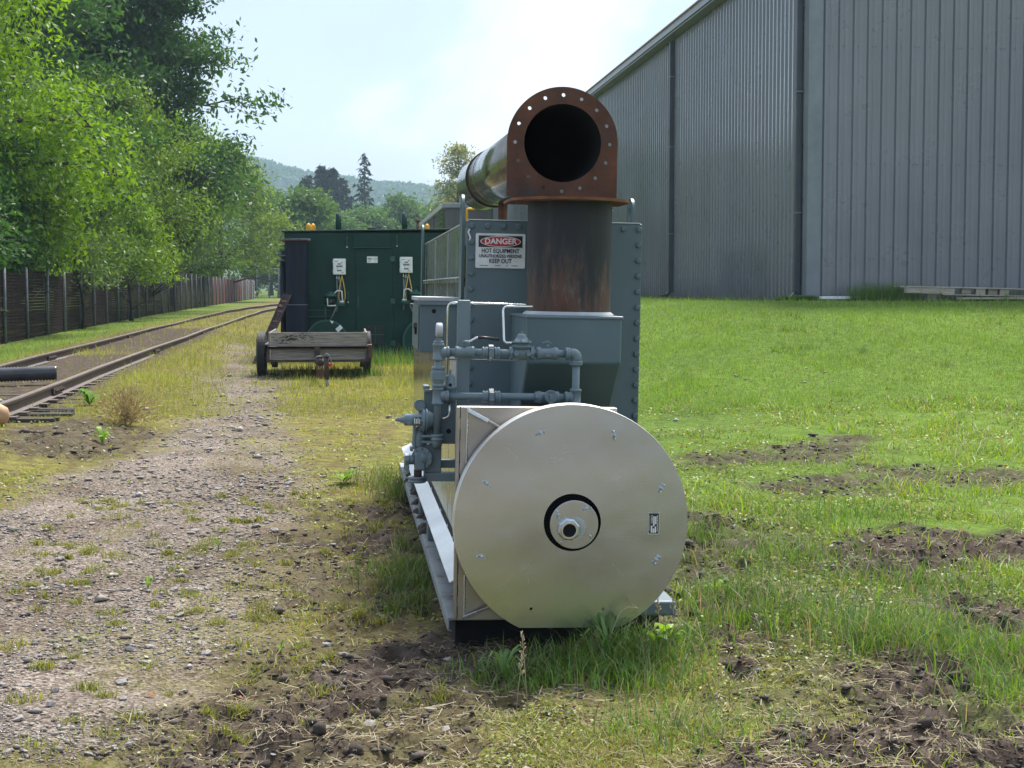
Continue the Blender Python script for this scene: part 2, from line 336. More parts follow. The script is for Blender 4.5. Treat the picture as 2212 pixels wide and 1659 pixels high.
# brushed aluminium: horizontal brushing in roughness and relief, smears
def alu(name, base=(.54, .58, .63), rough=.205, stretch=(.4, 1, 14), smear=.02, smear_scale=2.4):
    m, n, o = new_mat(name); L = n.links.new
    b = n.nodes.new('ShaderNodeBsdfPrincipled'); L(b.outputs[0], o.inputs[0]); b.inputs['Metallic'].default_value = 1
    C = n.nodes.new('ShaderNodeTexCoord').outputs['Object']
    n1 = noise_node(n, C, 30, 4, .6, stretch); n2 = noise_node(n, C, smear_scale, 2, .5, (1, 1, 1.6), dist=.6)
    ad = n.nodes.new('ShaderNodeMath'); ad.operation = 'MULTIPLY_ADD'; L(n2.outputs['Fac'], ad.inputs[0]); ad.inputs[1].default_value = smear * 3; ad.inputs[2].default_value = rough - smear * 1.5
    L(ad.outputs[0], b.inputs['Roughness'])
    r = ramp_node(n, [(.1, tuple(x * .7 for x in base)), (.9, tuple(min(1, x * 1.2) for x in base))]); n4 = noise_node(n, C, smear_scale*.8, 1.5, .5, (.7, 1, 1.8), dist=.4); L(n4.outputs['Fac'], r.inputs[0])
    mx = n.nodes.new('ShaderNodeMix'); mx.data_type = 'RGBA'; mx.blend_type = 'MULTIPLY'; mx.inputs[0].default_value = .25
    r2 = ramp_node(n, [(.3, (.75, .75, .75)), (.7, (1, 1, 1))]); L(n1.outputs['Fac'], r2.inputs[0]); L(r.outputs[0], mx.inputs[6]); L(r2.outputs[0], mx.inputs[7]); L(mx.outputs[2], b.inputs['Base Color'])
    bp = n.nodes.new('ShaderNodeBump'); bp.inputs['Strength'].default_value = .06; bp.inputs['Distance'].default_value = .004; L(n1.outputs['Fac'], bp.inputs['Height'])
    n6 = noise_node(n, C, 3.2, 2, .5); b2 = n.nodes.new('ShaderNodeBump'); b2.inputs['Strength'].default_value = .28; b2.inputs['Distance'].default_value = .02; L(n6.outputs['Fac'], b2.inputs['Height']); L(bp.outputs[0], b2.inputs['Normal']); L(b2.outputs[0], b.inputs['Normal'])
    return m
M['alu'] = alu('brushed_aluminium'); M['aluside'] = alu('bright_aluminium_side', (.62, .62, .6), .17, (1, .3, 8), .04); M['aluskylit'] = alu('skylit_aluminium', (.86, .86, .85), .42, (1, .3, 8), .05)  # lip and rim finish paler, sky reflection put into its colour
M['aludoor'] = alu('bronze_toned_aluminium_door', (.42, .385, .34), .4, (.4, 1, 10), .05)
# stack: heat-darkened upper half, rust streaks running down the lower half
def stack_mat():
    m, n, o = new_mat('rust_streaked_stack'); L = n.links.new
    b = n.nodes.new('ShaderNodeBsdfPrincipled'); L(b.outputs[0], o.inputs[0]); b.inputs['Roughness'].default_value = .62; b.inputs['Metallic'].default_value = .15
    C = n.nodes.new('ShaderNodeTexCoord').outputs['Object']; sp = n.nodes.new('ShaderNodeSeparateXYZ'); L(C, sp.inputs[0])
    st0 = noise_node(n, C, 8, 8, .7, (1, 1, .2), dist=.3); st = n.nodes.new('ShaderNodeMath'); st.operation = 'MULTIPLY_ADD'; L(st0.outputs['Fac'], st.inputs[0]); st.inputs[1].default_value = 2.0; st.inputs[2].default_value = -.5; fine = noise_node(n, C, 26, 6, .7, (1, 1, .3))
    mr = n.nodes.new('ShaderNodeMapRange'); mr.inputs[1].default_value = 1.31; mr.inputs[2].default_value = 1.80; mr.inputs[3].default_value = .34; mr.inputs[4].default_value = -.30; L(sp.outputs[2], mr.inputs[0])
    ad = n.nodes.new('ShaderNodeMath'); ad.operation = 'ADD'; L(st.outputs[0], ad.inputs[0]); L(mr.outputs[0], ad.inputs[1])
    r = ramp_node(n, [(.3, (.012, .0125, .016)), (.5, (.022, .022, .026)), (.62, (.06, .038, .031)), (.8, (.105, .047, .03)), (.98, (.07, .032, .022))]); L(ad.outputs[0], r.inputs[0])
    fl = ramp_node(n, [(.56, (0, 0, 0)), (.68, (1, 1, 1))]); L(fine.outputs['Fac'], fl.inputs[0])
    mz = n.nodes.new('ShaderNodeMapRange'); mz.inputs[1].default_value = 1.65; mz.inputs[2].default_value = 1.4; mz.inputs[3].default_value = 0; mz.inputs[4].default_value = .55; L(sp.outputs[2], mz.inputs[0])
    ml = n.nodes.new('ShaderNodeMath'); ml.operation = 'MULTIPLY'; L(fl.outputs[0], ml.inputs[0]); L(mz.outputs[0], ml.inputs[1])
    mx = n.nodes.new('ShaderNodeMix'); mx.data_type = 'RGBA'; L(ml.outputs[0], mx.inputs[0]); L(r.outputs[0], mx.inputs[6]); mx.inputs[7].default_value = (.17, .165, .155, 1); L(mx.outputs[2], b.inputs['Base Color'])
    bp = n.nodes.new('ShaderNodeBump'); bp.inputs['Strength'].default_value = .15; bp.inputs['Distance'].default_value = .004; L(fine.outputs['Fac'], bp.inputs['Height']); L(bp.outputs[0], b.inputs['Normal'])
    return m
M['stack'] = stack_mat()
M['upperpipe'] = simple('glossy_dark_brown_pipe', [(.3, (.12, .11, .10)), (.55, (.21, .198, .18)), (.75, (.3, .27, .235))], .2, .75, scale=3, stretch=(1, 3, 1), rvar=.1, bump=.03, bscale=20, coat=.4)

# ================================================================== SETTING: ground
def zl(Y): return np.interp(Y, [0, 8, 16, 22, 29, 40, 65, 130, 300, 3000], [0, 0, .05, .13, .2, .3, .45, .6, .8, 1])
def ground0(X, Y):
    X = np.asarray(X, float); Y = np.asarray(Y, float); l = zl(Y)
    z = l + (1.29 - l) * S(X, 1, 7.5) * S(Y, 12, 30)
    return z + .11 * S(-X, 2.2, 2.95) * (1 - S(-X, 5.8, 7)) * S(Y, 9, 15) * (1 - S(Y, 40, 70))
GRAVEL = [(-1.14,5.11),(-0.50,5.07),(-0.42,6.01),(-0.27,6.79),(-0.16,7.71),(-0.13,8.89),(-0.19,10.70),(-0.35,12.76),(-0.65,14.94),(-0.70,17.82),(-0.95,21.91),(-1.59,28.82),(-2.26,35.43),(-2.57,35.43),(-2.36,27.44),(-1.99,21.99),(-1.62,17.88),(-1.91,15.50),(-2.03,13.58),(-2.32,12.39),(-2.53,10.72),(-3.2,8),(-3.6,3),(-6,-40),(9,-40),(7,-4),(3.2,1.5),(1.7,3.3),(.2,3.3),(-1.0,3.3)]
MUD = [
[(-0.15,10.48),(0.17,10.76),(0.46,10.84),(0.50,10.01),(0.48,8.83),(0.32,8.69),(0.03,9.02),(-0.16,9.36)],
[(0.21,7.67),(0.48,7.53),(0.48,6.71),(0.35,6.38),(0.20,6.56)],
[(-0.52,5.28),(-0.39,5.61),(-0.20,5.85),(0.02,6.18),(0.20,6.56),(0.40,6.30),(0.25,5.61),(0.08,5.22),(-0.08,4.83),(-0.1,3.5),(-0.9,3.5),(-0.54,4.88)],
[(2.22,10.02),(2.55,10.20),(2.21,8.21),(2.16,7.34),(1.91,6.56),(1.65,6.41),(1.49,6.43),(1.51,6.99)],
[(1.23,4.88),(1.46,5.29),(1.80,5.77),(2.08,6.04),(2.34,6.17),(2.45,6.00),(2.37,5.57),(2.9,5.17),(2.9,3.6),(1.0,3.6)],
[(3.17,11.54),(3.73,12.04),(4.45,12.42),(5.07,12.36),(5.93,12.12),(5.59,11.43),(4.41,11.29),(3.62,11.11),(3.11,10.80)],
[(2.95,13.54),(3.62,13.80),(4.13,14.05),(4.93,14.42),(4.87,13.61),(4.13,12.91),(3.37,12.83),(2.82,12.59)],
[(2.76,8.89),(3.35,9.34),(3.93,9.28),(4.44,9.06),(4.00,8.16),(3.23,8.24),(2.80,8.15)],
[(2.74,7.28),(3.64,7.42),(3.33,6.78),(2.82,6.74)],
[(1.47,6.52),(1.84,6.22),(1.75,5.78),(1.46,5.81)],
[(-3.20,15.50),(-2.89,17.41),(-2.07,16.41),(-1.97,14.28),(-2.51,13.63),(-2.89,13.58)],
[(0.50,7.05),(1.43,6.94),(1.26,6.25),(0.97,6.4),(0.72,6.1),(0.38,5.98)],
[(.46,6.4),(1.46,6.4),(1.46,12.4),(.46,12.4)],
[(-.25,11),(.5,11),(.5,6.5),(.9,6.0),(.7,5.2),(.2,4.5),(-.75,4.5),(-.55,5.8),(-.38,7),(-.32,8.5)],
[(1.5,10.3),(2.9,10.2),(3.6,7),(2.6,4.5),(1.2,4.5),(1.4,6.3)]]
def poly_dist(poly, X, Y):
    """signed distance to a polygon, positive inside"""
    X = np.asarray(X, float); Y = np.asarray(Y, float); d = np.full(X.shape, 1e9); ins = np.zeros(X.shape, bool); n = len(poly)
    for i in range(n):
        x0, y0 = poly[i]; x1, y1 = poly[(i+1) % n]; ex, ey = x1-x0, y1-y0; L = ex*ex+ey*ey
        t = np.clip(((X-x0)*ex + (Y-y0)*ey) / L, 0, 1); d = np.minimum(d, np.hypot(X-x0-t*ex, Y-y0-t*ey))
        c = ((y0 > Y) != (y1 > Y)) & (X < (x1-x0) * (Y-y0) / (y1-y0 + 1e-12) + x0); ins ^= c
    return np.where(ins, d, -d)
def masks(X, Y):
    """gravel, mud, lushness at ground points"""
    X = np.asarray(X, float); Y = np.asarray(Y, float); near = Y < 45
    wob = (fbm(X*1.6, Y*1.1, 4, 3) - .5); wob2 = (fbm(X*5, Y*4, 3, 8) - .5)
    g = np.zeros(X.shape); m = np.zeros(X.shape)
    dg = poly_dist(GRAVEL, X, Y) * np.clip(9 / Y, .3, 1) ** .3 + wob * .55 + wob2 * .25
    g = S(dg, -.3, .32)
    for i, p in enumerate(MUD):
        dm = poly_dist(p, X, Y) + wob * .85 + wob2 * .7 + .12; m = np.maximum(m, S(dm, -.2, .3) * {5: .85, 6: .85, 10: .8, 13: .62, 14: .5}.get(i, 1))
    # rail bed: dark ballast and dirt
    bed = S(-X, 3.0, 3.5) * (1 - S(-X, 5.3, 5.9)) * S(Y, 9, 12) * (1 - S(Y, 55, 80)) * S(fbm(X*.9, Y*.5, 4, 5), .2, .36)
    m = np.maximum(m, bed * .95)
    g = g * (1 - .9 * m)
    # weeds creeping over the gravel
    g = g * (1 - .32 * S(fbm(X*2.2, Y*1.3, 4, 21), .52, .66))
    return g * near, m * near
def ground(X, Y):
    z = ground0(X, Y); X = np.asarray(X, float); Y = np.asarray(Y, float)
    g, m = masks(X, Y); nf = np.clip((22 - Y) / 8, 0, 1)
    rough = fbm(X*2.5, Y*2.5, 3, 31) - .5
    fine = fbm(X*9, Y*9, 3, 41) - .5; ridged = 1 - np.abs(2 * fbm(X*5, Y*3.2, 4, 51) - 1)
    z = z + nf * (rough * .05 + fine * .012)
    z = z + nf * m * ((ridged - .84) * .14 + (fbm(X*16, Y*16, 4, 61) - .5) * .085)
    # tyre rut edges beside the machine stay below its skid
    u = S(X, .35, .5) * (1 - S(X, 1.5, 1.65)) * S(Y, 6.2, 6.5) * (1 - S(Y, 12.2, 12.6)); z = z * (1 - u) + np.minimum(z, .02) * u
    return z
def axis_lines(segs):
    L = [segs[0][0]]
    for a, b, st in segs:
        n = max(1, int(round((b - a) / st))); L += list(a + (b - a) * np.arange(1, n + 1) / n)
    return np.array(L)
xs = axis_lines([(-900,-300,100),(-300,-60,30),(-60,-16,4),(-16,-6,.5),(-6,-3,.08),(-3,4,.021),(4,7,.06),(7,16,.4),(16,60,4),(60,300,30),(300,900,100)])
ylog = [4.3]
while ylog[-1] < 13: ylog.append(ylog[-1] * 1.0046)
while ylog[-1] < 40: ylog.append(ylog[-1] * 1.011)
while ylog[-1] < 1300: ylog.append(ylog[-1] * 1.06)
ys = np.concatenate([[-150, -80, -40, -15, -6, -2, 0, 1.5, 2.5, 3.2, 3.7, 4.0], ylog])
GX, GY = np.meshgrid(xs, ys); gx, gy = GX.ravel(), GY.ravel()
GZ = ground(gx, gy); gg, gm = masks(gx, gy)
def lushf(X, Y): return np.maximum(S(X + (fbm(X*.4, Y*.3, 3, 77) - .5) * 3, .6, 2.2), .85*S(-X, 5.3, 6.3)*S(Y, 14, 20))
lush = lushf(gx, gy)
nx, ny = len(xs), len(ys); ii = (np.arange(ny-1)[:, None] * nx + np.arange(nx-1)[None]).ravel()
F4 = np.stack([ii, ii+1, ii+1+nx, ii+nx], 1)
def ground_mat():
    m, n, o = new_mat('ground'); L = n.links.new
    b = n.nodes.new('ShaderNodeBsdfPrincipled'); L(b.outputs[0], o.inputs[0]); b.inputs['Roughness'].default_value = 1; b.inputs['Specular IOR Level'].default_value = .06
    at_ = n.nodes.new('ShaderNodeVertexColor'); at_.layer_name = 'Col'; sp = n.nodes.new('ShaderNodeSeparateColor'); L(at_.outputs[0], sp.inputs[0])
    C = n.nodes.new('ShaderNodeTexCoord').outputs['Object']
    def mixc(f, a, b_):
        x = n.nodes.new('ShaderNodeMix'); x.data_type = 'RGBA'
        if hasattr(f, 'node'): L(f, x.inputs[0])
        else: x.inputs[0].default_value = f
        for s_, i in ((a, 6), (b_, 7)):
            if hasattr(s_, 'node'): L(s_, x.inputs[i])
            else: x.inputs[i].default_value = (*s_, 1)
        return x.outputs[2]
    # turf colours: mossy yellow-olive on the yard side, fresh green on the lawn
    n1 = noise_node(n, C, .9, 8, .62); n2 = noise_node(n, C, 7, 6, .7); n3 = noise_node(n, C, 45, 4, .7)
    t1 = ramp_node(n, [(.3, (.10, .08, .052)), (.45, (.14, .12, .055)), (.58, (.19, .185, .055)), (.7, (.24, .24, .06)), (.8, (.19, .15, .09))]); L(n2.outputs['Fac'], t1.inputs[0])
    t2 = ramp_node(n, [(.3, (.085, .13, .03)), (.5, (.105, .175, .034)), (.7, (.155, .24, .046))]); L(n2.outputs['Fac'], t2.inputs[0])
    turf = mixc(sp.outputs[2], t1.outputs[0], t2.outputs[0])
    tv = ramp_node(n, [(.3, (.62, .62, .62)), (.7, (1.25, 1.2, 1.1))]); L(n3.outputs['Fac'], tv.inputs[0])
    mu = n.nodes.new('ShaderNodeMix'); mu.data_type = 'RGBA'; mu.blend_type = 'MULTIPLY'; mu.inputs[0].default_value = .8; L(turf, mu.inputs[6]); L(tv.outputs[0], mu.inputs[7]); turf = mu.outputs[2]
    nL = noise_node(n, C, .22, 5, .6); lv_ = ramp_node(n, [(.35, (.80, .80, .82)), (.65, (1.14, 1.1, 1.0))]); L(nL.outputs['Fac'], lv_.inputs[0]); mu0 = n.nodes.new('ShaderNodeMix'); mu0.data_type = 'RGBA'; mu0.blend_type = 'MULTIPLY'; mu0.inputs[0].default_value = 1; L(turf, mu0.inputs[6]); L(lv_.outputs[0], mu0.inputs[7]); turf = mu0.outputs[2]
    # gravel
    vo = n.nodes.new('ShaderNodeTexVoronoi'); vo.inputs['Scale'].default_value = 75; L(C, vo.inputs['Vector'])
    vo2 = n.nodes.new('ShaderNodeTexVoronoi'); vo2.inputs['Scale'].default_value = 32; L(C, vo2.inputs['Vector'])
    hs = n.nodes.new('ShaderNodeSeparateColor'); L(vo.outputs['Color'], hs.inputs[0])
    gr = ramp_node(n, [(.0, (.085, .070, .058)), (.35, (.18, .153, .134)), (.7, (.265, .232, .208)), (1, (.42, .385, .35))]); L(hs.outputs[0], gr.inputs[0])
    gv = ramp_node(n, [(.36, (.62, .54, .46)), (.5, (.88, .83, .78)), (.65, (1.06, 1.0, .95))]); L(n1.outputs['Fac'], gv.inputs[0])
    mu2 = n.nodes.new('ShaderNodeMix'); mu2.data_type = 'RGBA'; mu2.blend_type = 'MULTIPLY'; mu2.inputs[0].default_value = 1; L(gr.outputs[0], mu2.inputs[6]); L(gv.outputs[0], mu2.inputs[7])
    # mud
    md = ramp_node(n, [(.3, (.042, .032, .025)), (.5, (.075, .057, .046)), (.72, (.145, .117, .097))]); L(n2.outputs['Fac'], md.inputs[0])
    c = mixc(sp.outputs[0], turf, mu2.outputs[2]); c = mixc(sp.outputs[1], c, md.outputs[0]); L(c, b.inputs['Base Color'])
    # relief
    n5 = noise_node(n, C, 16, 6, .7); hsum = n.nodes.new('ShaderNodeMath'); hsum.operation = 'MULTIPLY'; L(vo.outputs['Distance'], hsum.inputs[0]); L(sp.outputs[0], hsum.inputs[1])
    h2 = n.nodes.new('ShaderNodeMath'); h2.operation = 'MULTIPLY_ADD'; L(n3.outputs['Fac'], h2.inputs[0]); h2.inputs[1].default_value = .5; L(hsum.outputs[0], h2.inputs[2]); h3 = n.nodes.new('ShaderNodeMath'); h3.operation = 'MULTIPLY_ADD'; L(n5.outputs['Fac'], h3.inputs[0]); h3.inputs[1].default_value = 1.2; L(h2.outputs[0], h3.inputs[2]); h2 = h3
    bp = n.nodes.new('ShaderNodeBump'); bp.inputs['Strength'].default_value = .7; bp.inputs['Distance'].default_value = .02; L(h2.outputs[0], bp.inputs['Height']); L(bp.outputs[0], b.inputs['Normal'])
    return m
M['ground'] = ground_mat()
gme = np_mesh('ground', np.stack([gx, gy, GZ], 1), F4=F4, mat=M['ground'], colors=np.stack([gg, gm, lush], 1), smooth=True)
ground_ob = tag(link('ground', gme), kind='structure')
def gz(x, y): return float(ground(np.array([x]), np.array([y]))[0])

# ================================================================== warehouse
BX, BY, BZ, EAVE = 9.5, 31.0, 1.2, 8.76
def rpanel(width=.915, h=.034):
    P = []
    for k in range(3):
        s0 = k * .305
        P += [(s0 + .02, 0), (s0 + .045, h), (s0 + .079, h), (s0 + .104, 0), (s0 + .15, 0), (s0 + .158, .006), (s0 + .18, .006), (s0 + .188, 0), (s0 + .23, 0), (s0 + .238, .006), (s0 + .26, .006), (s0 + .268, 0)]
    return [(0, 0)] + P + [(width, 0)]
def panel_mesh(name, h0, h1, mat, hslope=0, rib=.034):
    pr = rpanel(h=rib); n = len(pr)
    vs = [(s, -d, h0) for s, d in pr] + [(s, -d, h1 + hslope * s) for s, d in pr]
    me = bpy.data.meshes.new(name); me.from_pydata(vs, [], [(i, i+1, n+i+1, n+i) for i in range(n-1)]); me.materials.append(mat); return me
wh = empty('warehouse', (BX, BY, BZ), 'tall grey ribbed metal warehouse on the rise at the right', 'building')
side_me = panel_mesh('wall_panel', 0, EAVE - BZ - .02, M['cladding']); front_me = panel_mesh('wall_panel', 0, EAVE - BZ + .6, M['cladding'], rib=.055)
NS = 74
for k in range(NS):      # long wall, facing -X
    link('wall_panel', side_me, wh, (0, .25 + k * .915 + .915, 0), (0, 0, -PI/2))
for k in range(16):      # end wall, facing -Y
    link('wall_panel', front_me, wh, (.26 + k * .915, 0, 0))
WL = .25 + NS * .915
# corner trim
MB().prism([(-.03,.26,0),(-.03,-.03,0),(.26,-.03,0),(.26,-.012,0),(-.012,-.012,0),(-.012,.26,0)], (0, 0, EAVE-BZ+.5)).build('corner_trim', M['claddingtrim'], wh, bevel=.004)
MB().box((.02, .02, -1.2), (15, WL, .0)).build('foundation', M['claddingdark'], wh)
MB().box((.05, .05, EAVE-BZ-.3), (14.9, WL-.05, EAVE-BZ-.02)).build('ceiling_slab', M['claddingdark'], wh)
rf = MB(); e = EAVE - BZ
rf.prism([(-.32, -.15, e+.12), (15, -.15, e+1.7), (15, -.15, e+1.78), (-.32, -.15, e+.2)], (0, WL+.3, 0)).build('roof', M['roof'], wh)
MB().box((-.30, -.12, e-.05), (-.012, WL+.1, e+.0)).box((-.34, -.13, e+.0), (-.30, WL+.1, e+.115)).build('gutter', M['claddingtrim'], wh, bevel=.006)
MB().box((-.25, -.11, e+.0), (-.02, WL+.1, e+.11)).build('soffit', M['claddingdark'], wh)
MB().box((-.36, -.16, e+.2), (-.2, WL+.1, e+.235)).build('roof_edge', M['rooftrim'], wh)
def downspout(y):
    d = MB(); d.bar((-.10, y, e-.12), (-.10, y, .22), .10, .13, up=(1, 0, 0))
    d.bar((-.10, y, .26), (-.21, y, .12), .10, .10, up=(0, 1, 0)); d.bar((-.19, y, .135), (-.40, y, .09), .10, .10, up=(0, 1, 0))
    o = d.build('downspout', M['claddingdark'], wh, bevel=.01)
    for zz in (1.9, 4.4, 6.4): MB().box((-.165, y-.085, zz), (-.02, y+.085, zz+.03)).build('strap', M['claddingtrim'], o)
downspout(.42); downspout(13.0); downspout(39)
sc_ = MB()
for k in range(16):      # rows of cladding screws
    for zz in (.95, 2.9, 5.3):
        for s in (.14, .21, .445, .75): sc_.cyl((.26 + k*.915 + s, -.012, zz), (.26 + k*.915 + s, .0, zz), .012, 6)
sc_ob = sc_.build('screw_row', M['claddingdark'], wh); sc_ob['kind'] = 'stuff'
sc_ = MB()
for k in range(0, 40):
    for zz in (.95, 1.9, 2.9, 4.1, 5.3, 6.4):
        for s in (.062,): sc_.cyl((-.046, .25 + k*.915 + s, zz + .1*((k*7) % 3)), (-.033, .25 + k*.915 + s, zz + .1*((k*7) % 3)), .012, 6)
sc_ob = sc_.build('screw_row', M['claddingdark'], wh); sc_ob['kind'] = 'stuff'
# pale board on the ground at the corner
pb = MB().box((-.55, -.06, -.03), (.55, .06, .03)).build('sill_board', M['white'], None, bevel=.006)
pb.location = (10.2, 30.6, gz(10.2, 30.6) + .06); tag(pb, 'pale white board lying at the foot of the warehouse end wall', 'board')
# long wooden pallet by the end wall
pz = gz(12.6, 30.25)
pal = empty('wooden_pallet', (12.5, 30.2, pz), 'long weathered wooden pallet lying raised against the warehouse end wall', 'pallet', rot=(0, R(1.2), 0))
for yy in (-.4, 0, .4): MB().box((-1.35, yy-.07, .245), (2.6, yy+.07, .275)).build('deck_board', M['woodlight'], pal, bevel=.004)
for yy in (-.4, .4): MB().box((-.6, yy-.06, .105), (2.6, yy+.06, .130)).build('bottom_board', M['woodlight'], pal, bevel=.004)
MB().box((-1.35, -.46, .13), (-.35, -.30, .244)).build('end_beam', M['woodlight'], pal, bevel=.006)
for i, xx in enumerate((-.2, .1, .35, .6, 1.15, 1.45, 1.75, 2.05, 2.35)): MB().box((xx, -.45, .131), (xx+.19, -.33, .244)).build('block', M['woodlight'] if i % 2 else M['wood'], pal, bevel=.006)
for xx in (-.9, 1.2, 2.3): MB().box((xx, -.4, -.06), (xx+.2, .4, .104)).build('foot', M['wood'], pal, bevel=.006)
sb2 = MB().box((-.9, -.05, -.02), (.9, .05, .02)).build('loose_board', M['woodlight'], None, bevel=.004); sb2.location = (13.1, 29.75, gz(13.1, 29.75) + .05)
tag(sb2, 'narrow loose board lying in the grass in front of the pallet', 'board')

# far low building, attached beyond the long wall
fb = empty('annex_building', (6.45, 98.6, .9), 'low brown-grey metal building with pale roof edge behind the green container', 'building')
H_ = 5.75
for k in range(4):
    pr = MB(); x0 = k*.75; pr.box((x0, 0, 0), (x0+.742, .05, H_)); 
    for q in range(3): pr.box((x0+.1+q*.24, -.03, 0), (x0+.16+q*.24, .0, H_))
    pr.build('front_panel', M['brownclad'], fb)
for k in range(20):
    pr = MB(); y0 = .06 + k*1.5; pr.box((0, y0, 0), (.05, y0+1.49, H_))
    for q in range(4): pr.box((-.03, y0+.15+q*.37, 0), (.0, y0+.23+q*.37, H_))
    pr.build('side_panel', M['brownclad'], fb)
MB().box((.06, .06, H_-.2), (2.9, 30, H_)).build('roof_slab', M['claddingdark'], fb)
MB().box((-.25, -.25, H_+.01), (3.0, 30.1, H_+.3)).build('roof_fascia', M['roof'], fb, bevel=.02)
MB().box((-.06, 5.2, 0), (-.031, 9.4, 4.6)).build('white_door', M['white'], fb)
MB().box((-.12, 4.2, 0), (-.035, 4.5, H_)).build('downspout', M['claddingdark'], fb); MB().box((-.12, 12.5, 0), (-.035, 12.7, H_)).build('downspout', M['claddingdark'], fb)

# ================================================================== boundary fence on the left
FX = -7.8
fence = empty('boundary_fence', (FX, 36, gz(FX, 36)), 'long dark red-brown sheet fence with grey steel posts under the trees', 'fence')
def fence_panel(mat, L=2.47, h=1.62, kind=0):
    m = MB()
    if kind == 0:
        nl = 22; st = h / nl
        for k in range(nl): m.prism([(0, 0, k*st+.004), (.022, 0, k*st+.012), (.022, 0, (k+1)*st-.008), (0, 0, (k+1)*st)], (0, L, 0))
    else:
        n = 13; st = L / n
        for k in range(n): m.prism([(0, k*st, 0), (.028, k*st+st*.25, 0), (.028, k*st+st*.65, 0), (0, k*st+st*.96, 0), (-.01, k*st+st*.96, 0), (-.01, k*st, 0)], (0, 0, h))
    return m.mesh('fence_panel', mat)
pm = [fence_panel(M['fence']), fence_panel(M['fencered'], kind=1), fence_panel(M['fencegrey'], kind=1)]
post_me = MB().cyl((0, 0, -.3), (0, 0, 1.72), .034, 10).lathe((0, 0, 1.72), (0, 0, 1), [(0, .038), (.02, .03), (.03, 0)], 10).mesh('post', M['galv'])
for k in range(-4, 39):
    y = 36.4 + k * 2.55; zb = float(zl(y)) - gz(FX, 36) + .02
    i = 0 if y < 92 else (1 if y < 116 or k % 3 == 0 else 2)
    hsc = 1 + .05 * math.sin(k * 2.3)
    link('fence_panel', pm[i], fence, (-.03, y - 36 + .04, zb), None, (1, 1, hsc))
    link('post', post_me, fence, (.035, y - 36, zb), (R(random.uniform(-1.2, 1.2)), R(random.uniform(-1, 1)), 0))
# chain-link gate frame across the track, far down the yard
gt = empty('chain_link_gate', (-8.0, 141, gz(-8, 141)), 'thin grey chain-link gate frame far down beyond the fence', 'gate')
for x in (.1, 1.2, 2.05, 2.3): MB().cyl((x, 0, -.2), (x, 0, 2.7), .05, 8).build('post', M['galv'], gt)
MB().cyl((.1, 0, 2.66), (2.3, 0, 2.66), .035, 8).build('top_rail', M['galv'], gt); MB().cyl((.1, 0, .2), (2.3, 0, .2), .03, 8).build('bottom_rail', M['galv'], gt)
w = MB()
for k in range(-26, 24):
    a = k * .1; 
    for sgn in (1, -1):
        x0, x1 = (a, a + 2.4) if sgn > 0 else (a + 2.4, a)
        p0, p1 = Vector((x0, 0, .2)), Vector((x1, 0, 2.6)); d = p1 - p0; ts = sorted([(.1 - x0) / d.x, (2.3 - x0) / d.x]); t0, t1 = max(0, ts[0]), min(1, ts[1])
        if t1 > t0: w.bar(p0 + d*t0, p0 + d*t1, .006, .006)
wo = w.build('wire_mesh', M['galv'], gt); wo['kind'] = 'stuff'

# ================================================================== railway track
track = empty('railway_track', (-4.3, 16, gz(-4.3, 16)), 'rusty single railway track with weathered sleepers running along the fence', 'railway track')
to = Vector(track.location)
def tcx(y): return -4.31 + max(0, y - 62) ** 2 * .0016          # centre line, curving right far away
def trz(y): return float(np.interp(y, [0, 16, 30, 65, 130, 160], [.33, .36, .45, .58, .74, .8]))
RP = [(-.068,0),(.068,0),(.068,.012),(.012,.028),(.009,.105),(.034,.118),(.036,.146),(.028,.152),(-.028,.152),(-.036,.146),(-.034,.118),(-.009,.105),(-.012,.028),(-.068,.012)]
rys = list(np.arange(8, 62, 3)) + list(np.arange(62, 118, 2))
for sg in (-1, 1):
    vs, fs, hv, hf = [], [], [], []
    for j, y in enumerate(rys):
        cx_ = tcx(y) + sg * .7525; kink = .012 * math.sin(j * 2.1 + sg); z = trz(y) - .152 + .008 * math.sin(j * 1.3)
        for (a, b) in RP: vs.append((cx_ + a + kink - to.x, y - to.y, z + b - to.z))
        for (a, b) in ((-.034, .1545), (.034, .1545)): hv.append((cx_ + a*.8 + kink - to.x, y - to.y, z + b - to.z))
    n = len(RP)
    for j in range(len(rys) - 1):
        for k in range(n): fs.append((j*n+k, j*n+(k+1) % n, (j+1)*n+(k+1) % n, (j+1)*n+k))
        hf.append((j*2, j*2+1, j*2+3, j*2+2))
    m = MB().add(vs, fs); ro = m.build('rail', M['rail'], track)
    MB().add(hv, hf).build('rail_head', M['railtop'], ro)
tie_me = []
for q in range(4):
    m = MB(); rr = random.Random(q)
    for yy in np.arange(-.11, .11, .055): m.box((-1.3 + rr.uniform(-.04, .04), yy, -.16), (1.3 + rr.uniform(-.05, .05), yy + .05, rr.uniform(-.014, .0)))
    tie_me.append(m.mesh('sleeper', M['tie']))
y = 16.4; k = 0
while y < 75:
    link('sleeper', tie_me[k % 4], track, (tcx(y) - to.x + random.uniform(-.07, .07), y - to.y, trz(y) - .165 + random.uniform(-.015, .008) - to.z), (R(random.uniform(-2, 2)), R(random.uniform(-.6, .6)), R(random.uniform(-2.5, 2.5))))
    if y < 42:
        for sg in (-1, 1): MB().box((-.17, -.09, -.01), (.17, .09, .012)).build('tie_plate', M['rail'], track).location = (tcx(y) + sg*.7525 - to.x, y - to.y, trz(y) - .158 - to.z)
    y += .56; k += 1
